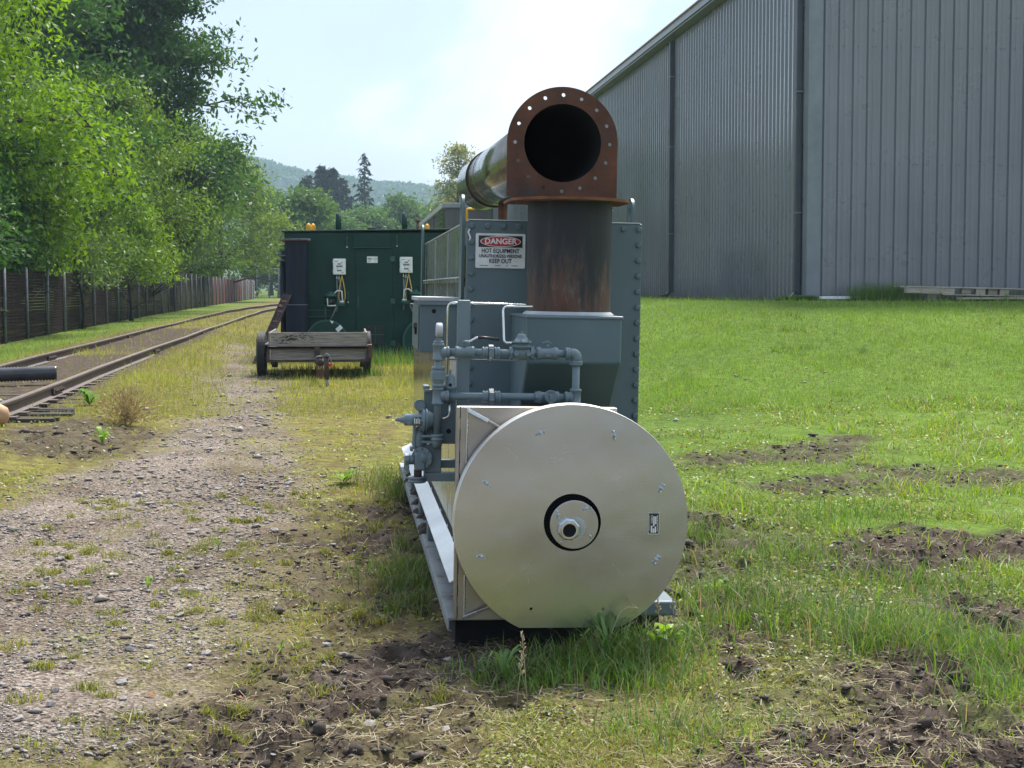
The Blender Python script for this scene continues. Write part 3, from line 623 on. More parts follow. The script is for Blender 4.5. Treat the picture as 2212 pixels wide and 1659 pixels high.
for (sg, ya) in ((1, 19.4), (1, 29.5), (-1, 27.2), (-1, 37.0), (1, 39.2), (-1, 46)):
    for s2 in (-1, 1):
        j = MB().box((s2*.012, -.32, .03), (s2*.045, .32, .1))
        for bb in (-.22, -.08, .08, .22): j.cyl((s2*.04, bb, .065), (s2*.075, bb, .065), .02, 6)
        j.build('joint_bar', M['darkframe'], track).location = (tcx(ya) + sg*.7525 - to.x, ya - to.y, trz(ya) - .152 - to.z)
# corrugated drain pipe across the track
m = MB(); N = 150; pts = []; rr = []
for i in range(N):
    t = i / (N - 1); x = -6.9 + 2.98 * t; y = 20.2 + 1.25 * t + .15 * math.sin(t * 3); pts.append((x, y, trz(y) - .04 + .04 * t)); rr.append(.098 + .008 * (1 if i % 2 else -1))
m.tube(pts, rr, 14)
dp = m.build('drain_pipe', simple('black_corrugated_plastic', [(.3, (.03, .03, .033)), (.7, (.06, .06, .065))], .14, scale=6), None, off=pts[0]); dp.location = pts[0]
tag(dp, 'black corrugated drain pipe lying across the near rails', 'pipe')
# peeled log at the left edge
m = MB(); m.lathe((0, 0, 0), (1, .25, .02), [(0, 0), (0, .1), (.3, .13), (.7, .125), (.86, .115), (.93, .07), (.95, 0)], 14)
lg = m.build('peeled_log', M['log'], None); lg.location = (-4.3, 15.75, gz(-3.5, 16) + .1); tag(lg, 'short peach-coloured peeled log beside the near rail at the left edge', 'log')

# ================================================================== the heater on its skid
PIV = (.95, 6.5, .1)
heater = empty('gas_heater', PIV, 'grey skid-mounted gas heater with aluminium burner drum and folded rusty stack', 'heater', rot=(0, .018, 0))
def hb(m, name, mat, bevel=0, parent=None, seg=2, label=None):
    return m.build(name, M[mat], parent or heater, PIV, bevel, seg, label)
def sub(o, me, name=None):   # mesh already in machine coordinates
    me.transform(T(-PIV[0], -PIV[1], -PIV[2])); return link(name or me.name, me, o)
G = 'grey'
# --- tank
TX0, TX1, TZ = .598, 1.494, 1.884
tank = hb(MB().box((TX0, 7.905, .34), (TX1, 12.1, TZ)), 'tank', 'greyside', .004)
face = hb(MB().box((.59, 7.88, .36), (1.502, 7.903, 1.89)), 'tank_front_plate', G, .004)
def hexbolt(x, z, y=7.88, par=face, r=.0150, rot=0.0, mat=G):
    m = MB(); m.lathe((x, y, z), (0, -1, 0), [(0, r*1.25), (.003, r*1.25), (.003, 0)], 14); m.lathe((x, y - .003, z), (0, -1, 0), [(0, r), (.008, r), (.011, r*.8), (.011, 0)], 6, smooth=False, ph=rot)
    return hb(m, 'bolt', mat, 0, par)
zs = [1.862 - .0806 * k for k in range(13)]
for k, z in enumerate(zs): hexbolt(.616, z, rot=k*.7); hexbolt(1.484, z, rot=k*.9 + .3)
for k in range(1, 4): hexbolt(.616 + .0806*k, 1.862, rot=k)
hexbolt(1.404, 1.862, rot=.4); hexbolt(1.30, 1.862); 
# weld / pale paint edge along the plate top and tank top edge
hb(MB().box((.60, 7.876, 1.8905), (1.49, 7.90, 1.895)), 'top_weld', 'greylight', .001, face)
hb(MB().box((TX0-.004, 7.95, TZ), (TX0+.02, 12.08, TZ+.008)), 'edge_strip', 'greylight', .002, tank)
hb(MB().box((TX0-.03, 8.06, 1.575), (TX0-.001, 11.85, 1.598)), 'side_rib', 'greyside', .003, tank)
hb(MB().tube([(TX0-.028, 8.06 + .25*k, 1.599) for k in range(16)], .0045, 5), 'weld_bead', 'greylight', 0, tank)
for yy in (9.35, 10.65): hb(MB().box((TX0-.006, yy, 1.2), (TX0-.001, yy+.025, TZ-.01)), 'seam', 'greylight', 0, tank)
# lifting lugs: upright plates with rounded, drilled heads
def lug(x, y, z0, z1, w=.17, par=heater):
    pts = [(-w/2, 0), (w/2, 0)] + circ(0, z1 - z0 - w/2, w/2, 13, 0, PI)
    me = plate_mesh('lifting_lug', pts, [circ(0, z1 - z0 - w/2, .034, 16)], .014, M[G])
    me.transform(Matrix(((0,0,1,x),(1,0,0,y),(0,1,0,z0),(0,0,0,1)))); return sub(par, me, 'lifting_lug')
lug(.578, 8.03, 1.42, 2.03); lug(1.466, 8.02, 1.80, 2.03); lug(.566, 11.9, 1.45, 2.03); lug(1.466, 11.9, 1.8, 2.03)
hb(MB().box((.586, 7.90, 1.2), (.597, 7.96, 1.55)).box((.586, 7.90, 1.76), (.597, 7.96, 1.85)), 'corner_bar', G, .003, tank)
m = MB(); m.tube([(.606, 7.874, 1.845), (.598, 7.872, 1.83), (.606, 7.873, 1.812), (.61, 7.872, 1.80), (.604, 7.872, 1.785)], .0045, 6); hb(m, 'paint_drip', 'white', 0, face)
# --- danger sign
sg_c = (.7645, 7.872, 1.7365); sw, sh = .256, .177
def sbx(x0, z0, x1, z1, y0, y1): return MB().box((sg_c[0] + x0, y0, sg_c[2] + z0), (sg_c[0] + x1, y1, sg_c[2] + z1))
rr_ = []
for (cx_, cz_, a0) in ((sw/2-.008, sh/2-.008, 0), (-sw/2+.008, sh/2-.008, PI/2), (-sw/2+.008, -sh/2+.008, PI), (sw/2-.008, -sh/2+.008, 1.5*PI)): rr_ += circ(cx_, cz_, .008, 5, a0, a0 + PI/2)
SG = T(*sg_c) @ FRONT
sign = sub(heater, plate_mesh('danger_sign', rr_, [], .002, M['signwhite'], SG))
hb(sbx(-.113, .018, .113, .077, 7.8695, 7.8707), 'black_band', 'signblack', 0, sign)
def ell(rx, rz, n=48): return [(rx*math.cos(2*PI*k/n), rz*math.sin(2*PI*k/n)) for k in range(n)]
sub(sign, plate_mesh('white_oval', ell(.1045, .0275), [], .0008, M['signwhite'], T(sg_c[0], 7.8688, sg_c[2]+.0475) @ FRONT))
sub(sign, plate_mesh('red_oval', ell(.100, .0243), [], .0008, M['signred'], T(sg_c[0], 7.8678, sg_c[2]+.0475) @ FRONT))
def txt(b, size, mat, x, z, off, xs_, y=7.8690, par=sign, al='CENTER'):
    return sub(par, text_mesh(b, size, M[mat], T(sg_c[0]+x, y, sg_c[2]+z) @ FRONT, off, xs_, al, t=.0003), 'lettering')
txt('DANGER', .0400, 'signwhite', 0, .0475, .0011, 1.02, 7.8668)
txt('HOT EQUIPMENT', .0310, 'signblack', 0, -.001, .0006, .80)
txt('UNAUTHORIZED PERSONS', .0225, 'signblack', 0, -.0275, .0005, .80)
txt('KEEP OUT', .0310, 'signblack', 0, -.053, .0006, .82)
for (x0, w_) in ((-.106, .020), (-.083, .019), (-.028, .03), (.03, .011), (.058, .034)): hb(sbx(x0, -.0765, x0+w_, -.0742, 7.8692, 7.8707), 'fine_print', 'signblack', 0, sign)
# --- stack, folded upper stack
st = hb(MB().lathe((1.0595, 7.45, 1.42), (0, 0, 1), [(0, .2055), (.545, .2055)], 48), 'stack', 'stack')
hb(MB().lathe((1.0595, 7.45, 1.422), (0, 0, 1), [(0, .224), (.006, .220), (.016, .2075)], 40), 'stack_weld', 'greylight')
FC = (1.052, 7.45)
fl_pts = circ(0, 0, .292, 41, PI, 2*PI) + [(.292, .262), (-.292, .262)]
fl = plate_mesh('stack_flange', fl_pts, [circ(0, 0, .195, 40)] + [circ(.2405*math.cos(a), .2405*math.sin(a), .0097, 12) for a in [PI/8*k for k in range(16)]], .014, M['rustedge'], T(FC[0], FC[1], 1.973)); sub(heater, fl)
PC = (1.055, 7.727, 2.279)
dp_pts = circ(0, 0, .281, 49, 0, PI) + [(-.279, -.27), (.279, -.27)]
dpl = plate_mesh('upper_flange', dp_pts, [circ(0, 0, .1955, 56)] + [circ(.2405*math.cos(PI/2 + PI/8*k), .2405*math.sin(PI/2 + PI/8*k), .0098, 14) for k in range(16)], .014, M['rust'], T(*PC) @ FRONT)
dpo = sub(heater, dpl)
PE = (1.055, 12.3, 2.375); pax = Vector(PE) - Vector((PC[0], PC[1] + .007, PC[2])); PLn = pax.length
up = hb(MB().lathe((PC[0], PC[1] + .0075, PC[2]), pax, [(0, .196), (0, .2035), (PLn, .2035), (PLn, 0)], 56), 'upper_stack_pipe', 'upperpipe')
hb(MB().lathe((PC[0], PC[1] - .004, PC[2]), pax, [(0, .1945), (PLn-.05, .1945), (PLn-.05, 0)], 40), 'pipe_bore', 'soot_shade', 0, up)
for d in (1.25, 3.05): hb(MB().lathe(Vector(PC) + pax.normalized()*d, pax, [(0, .2035), (.002, .2065), (.008, .2065), (.01, .2035)], 48), 'weld_ring', 'upperpipe', 0, up)
hb(MB().lathe(Vector(PC) + pax.normalized()*3.55, pax, [(0, .2035), (0, .214), (.03, .214), (.03, .2035)], 48), 'band', 'darkframe', 0, up)
hb(MB().cyl((1.05, 10.6, 1.885), (1.05, 10.6, 2.14), .033, 14), 'pipe_support', 'rust')
for x in (.86, 1.05, 1.24): hb(MB().cyl((x-.05, 7.745, 1.998), (x+.05, 7.745, 1.998), .014, 10), 'hinge', 'rustedge')
def fluff(name, c, r, n, seed):
    q = random.Random(seed); m = MB()
    for k in range(n):
        d = Vector((q.uniform(-1, 1), q.uniform(-.6, .2), q.uniform(-1, 1))).normalized(); p = Vector(c); pts = [p + d*r*t + Vector((q.uniform(-1,1), q.uniform(-1,1), q.uniform(-1,1)))*r*.35 for t in (0, .4, .8, 1)]
        m.tube(pts, [r*.28, r*.25, r*.2, r*.08], 5)
    return hb(m, name, 'signwhite', 0)
fluff('gasket_tuft', (1.288, 7.66, 1.935), .021, 9, 4); fluff('gasket_tuft', (.842, 8.1, 2.262), .017, 5, 9)
# --- smoke box under the stack
hb(MB().prism([(.828, 7.2, 1.42), (.828, 7.2, 1.195), (.828, 7.5, .94), (.828, 7.879, .94), (.828, 7.879, 1.42)], (.455, 0, 0)), 'smoke_box', G, .012, seg=3)
hb(MB().box((.822, 7.192, 1.405), (1.29, 7.875, 1.421)), 'smoke_box_rim', 'greypipe', .006)
# --- pipe rack post and brackets
hb(MB().box((.487, 7.0, .62), (.545, 7.06, 1.487)), 'rack_post', 'greypipe', .005)
hb(MB().box((.336, 6.965, .832), (.482, 6.975, 1.08)), 'mounting_plate', G, .003)
hb(MB().lathe((.451, 6.9645, .89), (0, 1, 0), [(0, .0115), (0, 0)], 18), 'plate_hole', 'soot_shade')  # flat black disc carries the hole's inner shade
hb(MB().box((.334, 6.94, 1.075), (.36, 7.06, 1.098)).box((.336, 6.93, 1.07), (.365, 6.964, 1.082)), 'bracket_lip', 'greypipe', .002)
hb(MB().box((.416, 6.96, .722), (.60, 7.01, .760)), 'bracket_rail', G, .003)
hb(MB().box((.339, 6.93, .664), (.60, 6.98, .704)), 'bracket_rail', 'greypipe', .003)
hb(MB().box((.341, 6.935, .7045), (.418, 6.99, .83)), 'bracket_column', 'greypipe', .004)
# --- control box on the left flank
cb = hb(MB().box((.364, 8.02, 1.205), (.578, 8.75, 1.472)), 'control_box', G, .004)
hb(MB().box((.352, 8.0, 1.4725), (.586, 8.78, 1.494)), 'lid', 'greylight', .004, cb); hb(MB().box((.354, 8.002, 1.452), (.584, 8.018, 1.472)), 'lid_lip', 'greypipe', .002, cb)
hb(MB().box((.356, 8.05, 1.215), (.363, 8.72, 1.448)), 'door', G, .002, cb)
m = MB(); m.bar((.350, 8.18, 1.34), (.350, 8.2, 1.30), .012, .03, up=(0,1,0)); m.cyl((.364, 8.2, 1.34), (.339, 8.2, 1.34), .018, 12); hb(m, 'latch', 'black', .002, cb)
hb(MB().lathe((.437, 8.0195, 1.42), (0, -1, 0), [(0, .012), (.0005, .012), (.0005, 0)], 14), 'cable_hole', 'soot_shade', 0, cb)  # black disc paints the dark inside the cable hole
# --- aluminium jacket panels
for i, (y0, y1, z1) in enumerate(((6.50, 7.87, .99), (7.905, 9.25, 1.19), (9.256, 10.6, 1.19), (10.606, 12.05, 1.19))):
    hb(MB().box((.516, y0, .315), (1.40 if i else 1.1, y1, z1)), 'jacket_panel', 'aluside', .004)
hb(MB().prism([(.508, 6.5, .322), (.432, 6.5, .285), (.432, 6.5, .281), (.508, 6.5, .316)], (0, 5.6, 0)), 'drip_lip', 'aluskylit', 0)  # pale finish carries the sky reflected in the lip
hb(MB().box((.5085, 6.8, .318), (.5155, 12.0, .345)), 'gap_shade_strip', 'soot_shade')  # black strip painted in for the dark gap between lip and jacket
for yy in (7.35, 7.75, 8.3, 9.2): hb(MB().box((.506, yy, .318), (.5165, yy+.05, .338)), 'clip', 'zinc')
# --- skid
sk = hb(MB().box((.424, 6.46, .128), (.62, 12.3, .142)).box((.424, 6.46, .085), (.432, 12.3, .128)), 'skid_beam', 'mudskid', .003)
hb(MB().box((1.285, 6.6, .112), (1.446, 12.3, .178)), 'skid_beam', 'greypipe', .012, seg=3)
hb(MB().box((1.30, 6.75, -.1), (1.40, 12.2, .111)), 'skid_runner', 'darkframe', .004)
for yy in (6.9, 8.45, 9.4, 10.6, 11.8): hb(MB().box((.445 if yy > 7 else .53, yy, .143), (1.284, yy+.12, .278)), 'cross_member', G, .006)
hb(MB().box((.47, 6.62, -.1), (1.28, 12.2, .1)), 'underskid_shade', 'undershade')  # black slab added as the shadow under the skid
for k in range(26):
    q = random.Random(k + 50); yy = q.uniform(8.6, 11.5); r = q.uniform(.012, .04)
    m = MB(); m.lathe((q.uniform(.435, .5), yy, .135), (q.uniform(-.3, .3), q.uniform(-.3, .3), 1), [(0, r), (r*.6, r*.95), (r*1.1, r*.5), (r*1.2, 0)], 7, smooth=False); hb(m, 'mud_lump', 'clod', 0, sk)
# --- hinged burner door
door = hb(MB().box((.462, 6.425, .137), (1.13, 6.46, 1.043)), 'burner_door', 'aludoor', .002)
hb(MB().box((.446, 6.424, .137), (.4615, 6.46, 1.043)), 'hinge_leaf', 'aludoor', .003, door)
hb(MB().box((.452, 6.46, .137), (1.13, 6.499, 1.043)), 'door_frame', 'aludoor', .002, door)
for k in range(11):
    z1 = 1.043 - k * .0945
    if z1 - .0475 < .137: break
    hb(MB().box((.4485, 6.4205, z1 - .046), (.4605, 6.4239, z1)), 'hinge_knuckle', 'aludoor', .0015, door); hb(MB().box((.4607, 6.4215, z1 - .047), (.4632, 6.4239, z1 + .001)), 'hinge_gap', 'soot_shade', 0, door)  # black strip paints the dark gap beside each knuckle
for (z0, z1) in ((.80, 1.035), (.145, .33)): hb(MB().tube([(.491 + .0015*math.sin(9*k), 6.4235, z0 + (z1-z0)*k/24) for k in range(25)], [.0048 + .0012*math.sin(k*2.7) for k in range(25)], 6), 'weld_bead', 'zinc', 0, door)
for (a, b) in (((.488, 6.418, 1.033), (.70, 6.37, .925)), ((.486, 6.418, .15), (.62, 6.37, .215))):
    hb(MB().bar(a, b, .010, .018, up=(0, 1, 0)), 'gusset', 'aludoor', .002, door)
    a_, b_ = Vector(a), Vector(b); hb(MB().bar(a_ + (b_-a_)*.02 + Vector((0,-.012,0)), a_ + (b_-a_)*.42 + Vector((0,-.012,0)), .016, .006, up=(0, 1, 0)), 'weld_bead', 'zinc', .002, door)
# --- round aluminium drum cover
DC = (.925, 6.30, .575); DR = .4915; zb = .131 - DC[2]; a0 = math.asin(zb / DR)
out_pts = circ(0, 0, DR, 97, a0, PI - a0)
wing = [(943,240,-25),(1437,250,80),(583,578,40),(1767,606,-60),(558,1070,15),(1745,1092,-55)]
def zpx(x, y): return ((x - 1164) * .000622, -(y - 840) * .000622)
holes = [circ(.0025, -.001, .1205, 48)] + [circ(*zpx(*p), .0062, 14) for p in ((900,1425), (1388,1430))]
disk = sub(heater, plate_mesh('drum_cover', out_pts, holes, .006, M['alu'], T(*DC) @ FRONT))
m = MB(); rim = out_pts + [out_pts[0]]
vs = []; 
for (x, z) in out_pts:
    for (s, yy) in ((.9985, -.0032), (1.003, .004), (1.003, .085), (.985, .085)): vs.append((DC[0] + x*s, DC[1] + yy, DC[2] + z*s))
n = len(out_pts); fs = []
for i in range(n):
    j = (i + 1) % n
    for k in range(3): fs.append((i*4+k, j*4+k, j*4+k+1, i*4+k+1))
m.add(vs, fs, True); hb(m, 'rim', 'aluskylit', 0, disk)  # paler finish paints in the rim's sky reflection
hb(MB().lathe((DC[0], 6.335, DC[2]+.01), (0, 1, 0), [(0, .40), (.088, .40)], 64), 'drum_wall', 'aludoor', 0, disk)
hb(MB().lathe((DC[0], 6.372, DC[2]), (0, 1, 0), [(0, 0), (0, .39)], 48), 'arrestor_cell', 'soot_shade', 0, disk)
g_ = MB()
for k in range(48):
    a = 2*PI*k/48
    for r in (.085, .097, .109, .119): g_.cyl((DC[0] + r*math.cos(a), 6.366, DC[2] + r*math.sin(a)), (DC[0] + r*math.cos(a), 6.371, DC[2] + r*math.sin(a)), .003, 5)
go = hb(g_, 'perforation', 'black', 0, disk); go['kind'] = 'stuff'
hb(MB().lathe((DC[0]+.0025, 6.2975, DC[2]-.001), (0, 1, 0), [(0, .1205), (0, .1232), (.045, .1232), (.045, .1205), (0, .1205)], 48), 'hub_collar', 'alu', 0, disk)
hub = hb(MB().lathe((.931, 6.268, .569), (0, 1, 0), [(.1, 0), (.1, .06), (.012, .06), (.012, .1013), (.001, .1013), (0, .1), (0, 0)], 56), 'hub_plate', 'alu', 0)
hb(MB().lathe((.906, 6.2665, .5515), (0, -1, 0), [(0, .0475), (.018, .0475), (.022, .043), (.022, .0)], 8, smooth=False, ph=.3), 'hex_nut', 'zinc', .002, hub)
hb(MB().lathe((.906, 6.2445, .5505), (0, -1, 0), [(0, .0345), (.022, .0345), (.022, .0285), (-.03, .0285)], 32), 'pipe_end', 'steel', 0, hub)
hb(MB().lathe((.906, 6.2435, .5505), (0, -1, 0), [(0, .0284), (0, 0)], 24), 'pipe_inside', 'soot_shade', 0, hub)  # flat black cap paints the dark of the open pipe end
hb(MB().lathe((.936, 6.2675, .558), (0, -1, 0), [(0, .044), (.0006, .040), (.0006, 0)], 20), 'sealant_smear', 'greylight', 0, hub)
wm = MB(); wm.lathe((0, 0, 0), (0, -1, 0), [(0, .0065), (.009, .0052), (.012, .0045), (.018, .0025), (.018, 0)], 10)
for s in (-1, 1): wm.prism([(s*.004, -.003, -.0022), (s*.013, -.004, -.003), (s*.0165, -.014, -.003), (s*.0135, -.018, -.003), (s*.005, -.0095, -.0022)], (0, 0, .0048))
wm.lathe((0, .001, 0), (0, -1, 0), [(0, .0085), (.0015, .0085), (.0015, 0)], 14); wme = wm.mesh('wing_nut', M['zinc'])
for (x, y, a) in wing:
    dx, dz = zpx(x, y); o = link('wing_nut', wme, disk, (DC[0]+dx-PIV[0], DC[1]-.004-PIV[1], DC[2]+dz-PIV[2]), (0, R(a), 0), (1.25,)*3)
for (x, z, a) in ((.861, .612, 80), (.983, .637, -25)): link('wing_nut', wme, hub, (x-PIV[0], 6.267-PIV[1], z-PIV[2]), (0, R(a), 0), (1.1,)*3)
for (x, z) in ((.879, .497), (.999, .522)): hb(MB().lathe((x, 6.2675, z), (0, -1, 0), [(0, .0055), (.004, .0055), (.006, .003), (.006, 0)], 10), 'rivet', 'zinc', 0, hub)
# name plate, printed sideways
npx, npz = zpx(1722, 847); NP = (DC[0]+npx, DC[1]-.0042, DC[2]+npz)
def npb(x0, z0, x1, z1, d0, d1): return MB().box((NP[0]+x0, NP[1]-d1, NP[2]+z0), (NP[0]+x1, NP[1]-d0, NP[2]+z1))
npl = hb(npb(-.0245, -.046, .0245, .046, 0, .0010), 'name_plate', 'zinc', 0, disk)
hb(npb(-.0208, -.0425, .0208, .0425, .0012, .0016), 'black_field', 'signblack', 0, npl)
for (x0, z0, x1, z1) in ((-.003, -.012, .003, .030), (.005, -.003, .011, .030), (-.0125, -.039, -.006, -.009), (-.004, -.039, .002, -.021), (.004, -.039, .010, -.013)): hb(npb(x0, z0, x1, z1, .0017, .0020), 'blank_field', 'signwhite', 0, npl)
ROTZ = Matrix.Rotation(-PI/2, 4, 'Z')
for (b, s, x, z, xs_) in (('FLAMECO', .0085, -.0085, .018, .95), ('Flame Arrestor Housing Company', .0052, .0155, .0, .95)):
    sub(npl, text_mesh(b, s, M['signwhite'], T(NP[0]+x, NP[1]-.0018, NP[2]+z) @ FRONT @ ROTZ, .0002, xs_, t=.0002), 'lettering')
hb(npb(-.0185, -.030, -.0165, .035, .0017, .0019), 'fine_print', 'greylight', 0, npl)
for sx in (-1, 1):
    for sz in (-1, 1): hb(MB().lathe((NP[0]+sx*.0215, NP[1]-.001, NP[2]+sz*.043), (0, -1, 0), [(0, .0035), (.002, .0025), (.0025, 0)], 10), 'rivet', 'zinc', 0, npl)
# scratches rubbed into the cover (thin bright marks)
for (x0, y0, x1, y1) in ((1003,410,1130,365),(1010,440,1138,392),(718,338,795,415),(862,1180,885,1250),(680,1290,885,1120),(1440,1118,1530,1200),(1455,556,1530,480)):
    ax_, az_ = zpx(x0, y0); bx_, bz_ = zpx(x1, y1)
    hb(MB().bar((DC[0]+ax_, DC[1]-.0033, DC[2]+az_), (DC[0]+bx_, DC[1]-.0033, DC[2]+bz_), .0011, .0004, up=(0, 1, 0)), 'scratch', 'zinc', 0, disk)

# --- gas train (all 1 inch grey painted pipe)
YP = 6.9; PR = .0168; X0 = .395; ZT, ZB = 1.253, 1.055; X1 = 1.0215
gp = 'greypipe'
def pipe(a, b, r=PR, name='pipe', n=16): return hb(MB().cyl(a, b, r, n), name, gp)
def coll(p, ax, L, r, n=18, name='coupling', bead=.004):
    p = Vector(p) - Vector(ax).normalized() * L/2
    return hb(MB().lathe(p, ax, [(0, 0), (0, r), (bead, r*1.1), (bead*2.6, r*1.1), (bead*3.2, r*.97), (L-bead*3.2, r*.97), (L-bead*2.6, r*1.1), (L-bead, r*1.1), (L, r), (L, 0)], n), name, gp)
def hexn(p, ax, L, r, name='union_nut', n=6, ph=0):
    p = Vector(p) - Vector(ax).normalized() * L/2
    return hb(MB().lathe(p, ax, [(0, 0), (0, r*.93), (.002, r), (L-.002, r), (L, r*.93), (L, 0)], n, smooth=False, ph=ph), name, gp)
XA, ZA, YA = (1, 0, 0), (0, 0, 1), (0, 1, 0)
# runs
pipe((X0, YP, .86), (X0, YP, 1.30)); pipe((X0, YP, ZT), (X1, YP, ZT)); pipe((X0, YP, ZB), (X1, YP, ZB)); pipe((X1, YP, .9), (X1, YP, ZT))
# tees on the riser
for z in (ZT, ZB): coll((X0, YP, z), ZA, .078, .0245, name='tee'); coll((X0 + .03, YP, z), XA, .04, .0245, name='tee_branch')
coll((X0, YP, 1.293), ZA, .02, .0215, name='bushing'); hexn((X0, YP, 1.307), ZA, .012, .016, 'bushing_nut')
# top pressure gauge seen edge-on
gg_ = hb(MB().lathe((.382, YP, 1.352), (1, 0, 0), [(0, 0), (0, .026), (.004, .032), (.026, .032), (.03, .028), (.03, 0)], 28), 'pressure_gauge', 'greylight')
hb(MB().cyl((X0, YP, 1.31), (X0, YP, 1.325), .007, 10), 'gauge_stem', gp, 0, gg_)
# riser union
hexn((X0, YP, 1.145), ZA, .036, .036, ph=.2); coll((X0, YP, 1.172), ZA, .03, .0275, name='union_end'); coll((X0, YP, 1.112), ZA, .032, .026, name='union_end')
# elbow at the riser foot, turning back and into the valves
hb(MB().tube([(X0, YP, .872), (X0, YP, .838), (X0-.005, YP+.06, .838)], .0245, 16, bend=.03), 'elbow', gp); coll((X0, YP, .868), ZA, .03, .0265, name='elbow_collar')
# ball valve with lever (upper run)
coll((.513, YP, ZT), XA, .088, .0255, 20, 'ball_valve', .006); hexn((.478, YP, ZT), XA, .018, .028, 'valve_nut'); hexn((.551, YP, ZT), XA, .018, .028, 'valve_nut')
hb(MB().cyl((.514, YP, ZT+.02), (.514, YP, ZT+.052), .009, 10), 'valve_stem', gp); hexn((.514, YP, ZT+.046), ZA, .008, .014, 'stem_nut')
lv = hb(MB().tube([(.512, YP, ZT+.05), (.535, YP, ZT+.05), (.566, YP, ZT+.067), (.60, YP, ZT+.066)], .0055, 8), 'valve_lever', 'steel')
hb(MB().tube([(.572, YP, ZT+.067), (.60, YP, ZT+.067), (.668, YP, ZT+.061)], .0075, 8), 'lever_grip', 'black', 0, lv)
# unions
for (x, z) in ((.632, ZT), (.637, ZB)):
    hexn((x, YP, z), XA, .024, .036, ph=.5); coll((x-.027, YP, z), XA, .028, .0245, name='union_end'); coll((x+.027, YP, z), XA, .028, .0245, name='union_end')
# diaphragm regulator
rg = hb(MB().lathe((.771, YP, ZT), (1, 0, 0), [(-.045, 0), (-.045, .02), (-.03, .026), (-.012, .033), (.012, .033), (.03, .026), (.045, .02), (.045, 0)], 20), 'regulator', gp)
hb(MB().lathe((.771, YP, ZT+.012), (0, 0, 1), [(0, .03), (.012, .042), (.017, .046), (.022, .046), (.022, .034), (.034, .034), (.034, .046), (.04, .046), (.045, .034), (.062, .022), (.072, .019), (.076, .012), (.076, 0)], 26), 'regulator_dome', gp, 0, rg)
hexn((.771, YP, ZT+.094), ZA, .012, .007, 'adjusting_screw')
for s in (-1, 1):
    hexn((.771 + s*.047, YP, ZT), XA, .017, .031, 'regulator_nut', 8); hb(MB().cyl((.771 + s*.028, YP-.03, ZT), (.771 + s*.028, YP-.045, ZT), .0115, 12), 'port_plug', gp, 0, rg)
for k in range(6):
    a = 2*PI*k/6 + .3; hexn((.771 + .039*math.cos(a), YP + .039*math.sin(a), ZT+.056), ZA, .006, .005, 'cover_screw')
# second ball valve with butterfly handle
coll((.888, YP, ZT), XA, .092, .0265, 20, 'ball_valve', .006); hexn((.848, YP, ZT), XA, .018, .029, 'valve_nut', 8); hexn((.93, YP, ZT), XA, .018, .027, 'valve_nut', 6)
hb(MB().cyl((.888, YP, ZT+.02), (.888, YP, ZT+.046), .010, 10), 'valve_stem', gp); hb(MB().box((.864, YP-.012, ZT+.045), (.906, YP+.012, ZT+.05)).box((.878, YP-.01, ZT+.05), (.898, YP+.01, ZT+.057)), 'valve_tee', gp, .002)
hb(MB().box((.877, YP-.0275, ZT-.014), (.902, YP-.0255, ZT+.006)), 'valve_plate', gp, .001)
# elbow top right, tee bottom right
hb(MB().tube([(X1-.04, YP, ZT), (X1, YP, ZT), (X1, YP, ZT-.04)], .0245, 16, bend=.034), 'elbow', gp); coll((X1-.04, YP, ZT), XA, .022, .0262, name='elbow_collar'); coll((X1, YP, ZT-.042), ZA, .022, .0262, name='elbow_collar')
coll((X1, YP, ZB), ZA, .078, .0245, name='tee'); coll((X1-.032, YP, ZB), XA, .036, .0245, name='tee_branch')
# lower valve, face-on stem
coll((.895, YP, ZB), XA, .10, .024, 20, 'ball_valve', .006); hexn((.845, YP, ZB), XA, .02, .027, 'valve_nut')
hb(MB().lathe((.905, YP-.02, ZB+.004), (0, -1, 0), [(0, .03), (.014, .03), (.018, .026), (.018, 0)], 20), 'valve_bonnet', gp); hb(MB().box((.897, YP-.048, ZB-.01), (.914, YP-.038, ZB+.014)), 'valve_key', gp, .002)
hb(MB().box((.89, YP-.042, ZB+.022), (.916, YP-.037, ZB+.034)), 'lock_tab', gp, .002); hb(MB().box((.893, YP-.042, ZB-.046), (.913, YP-.037, ZB-.022)), 'lock_tab', gp, .002)
# stainless tubing
hb(MB().tube([(.442, 7.02, 1.12), (.442, 7.02, 1.475), (.80, 7.02, 1.471), (.84, 7.3, 1.468)], .0052, 8, bend=.03), 'tubing', 'steel')
hb(MB().tube([(.735, YP, ZT+.047), (.693, YP+.02, ZT+.043), (.693, 7.0, 1.462), (.83, 7.0, 1.462)], .0055, 8, bend=.025), 'tubing', 'steel')
hb(MB().tube([(.45, 6.93, 1.035), (.45, 6.93, .955), (.40, 6.93, .95)], .0055, 8, bend=.03), 'tubing', 'steel')
hb(MB().cyl((.44, 7.02, ZT-.038), (.78, 7.03, ZT-.040), .004, 6), 'tubing', gp)
# small pilot regulator behind the riser
pr_ = hb(MB().lathe((.451, 6.93, 1.055), (0, 0, 1), [(-.03, 0), (-.03, .02), (-.01, .022), (.0, .026), (.03, .026), (.032, .03), (.045, .03), (.05, .024), (.085, .022), (.095, .012), (.10, .006), (.118, .006), (.118, 0)], 20), 'pilot_regulator', gp)
hb(MB().cyl((.451, 6.91, 1.105), (.451, 6.9, 1.105), .008, 10), 'port', 'soot_shade', 0, pr_); hb(MB().cyl((.42, 6.93, 1.09), (.482, 6.93, 1.09), .010, 10), 'cross_fitting', gp, 0, pr_)
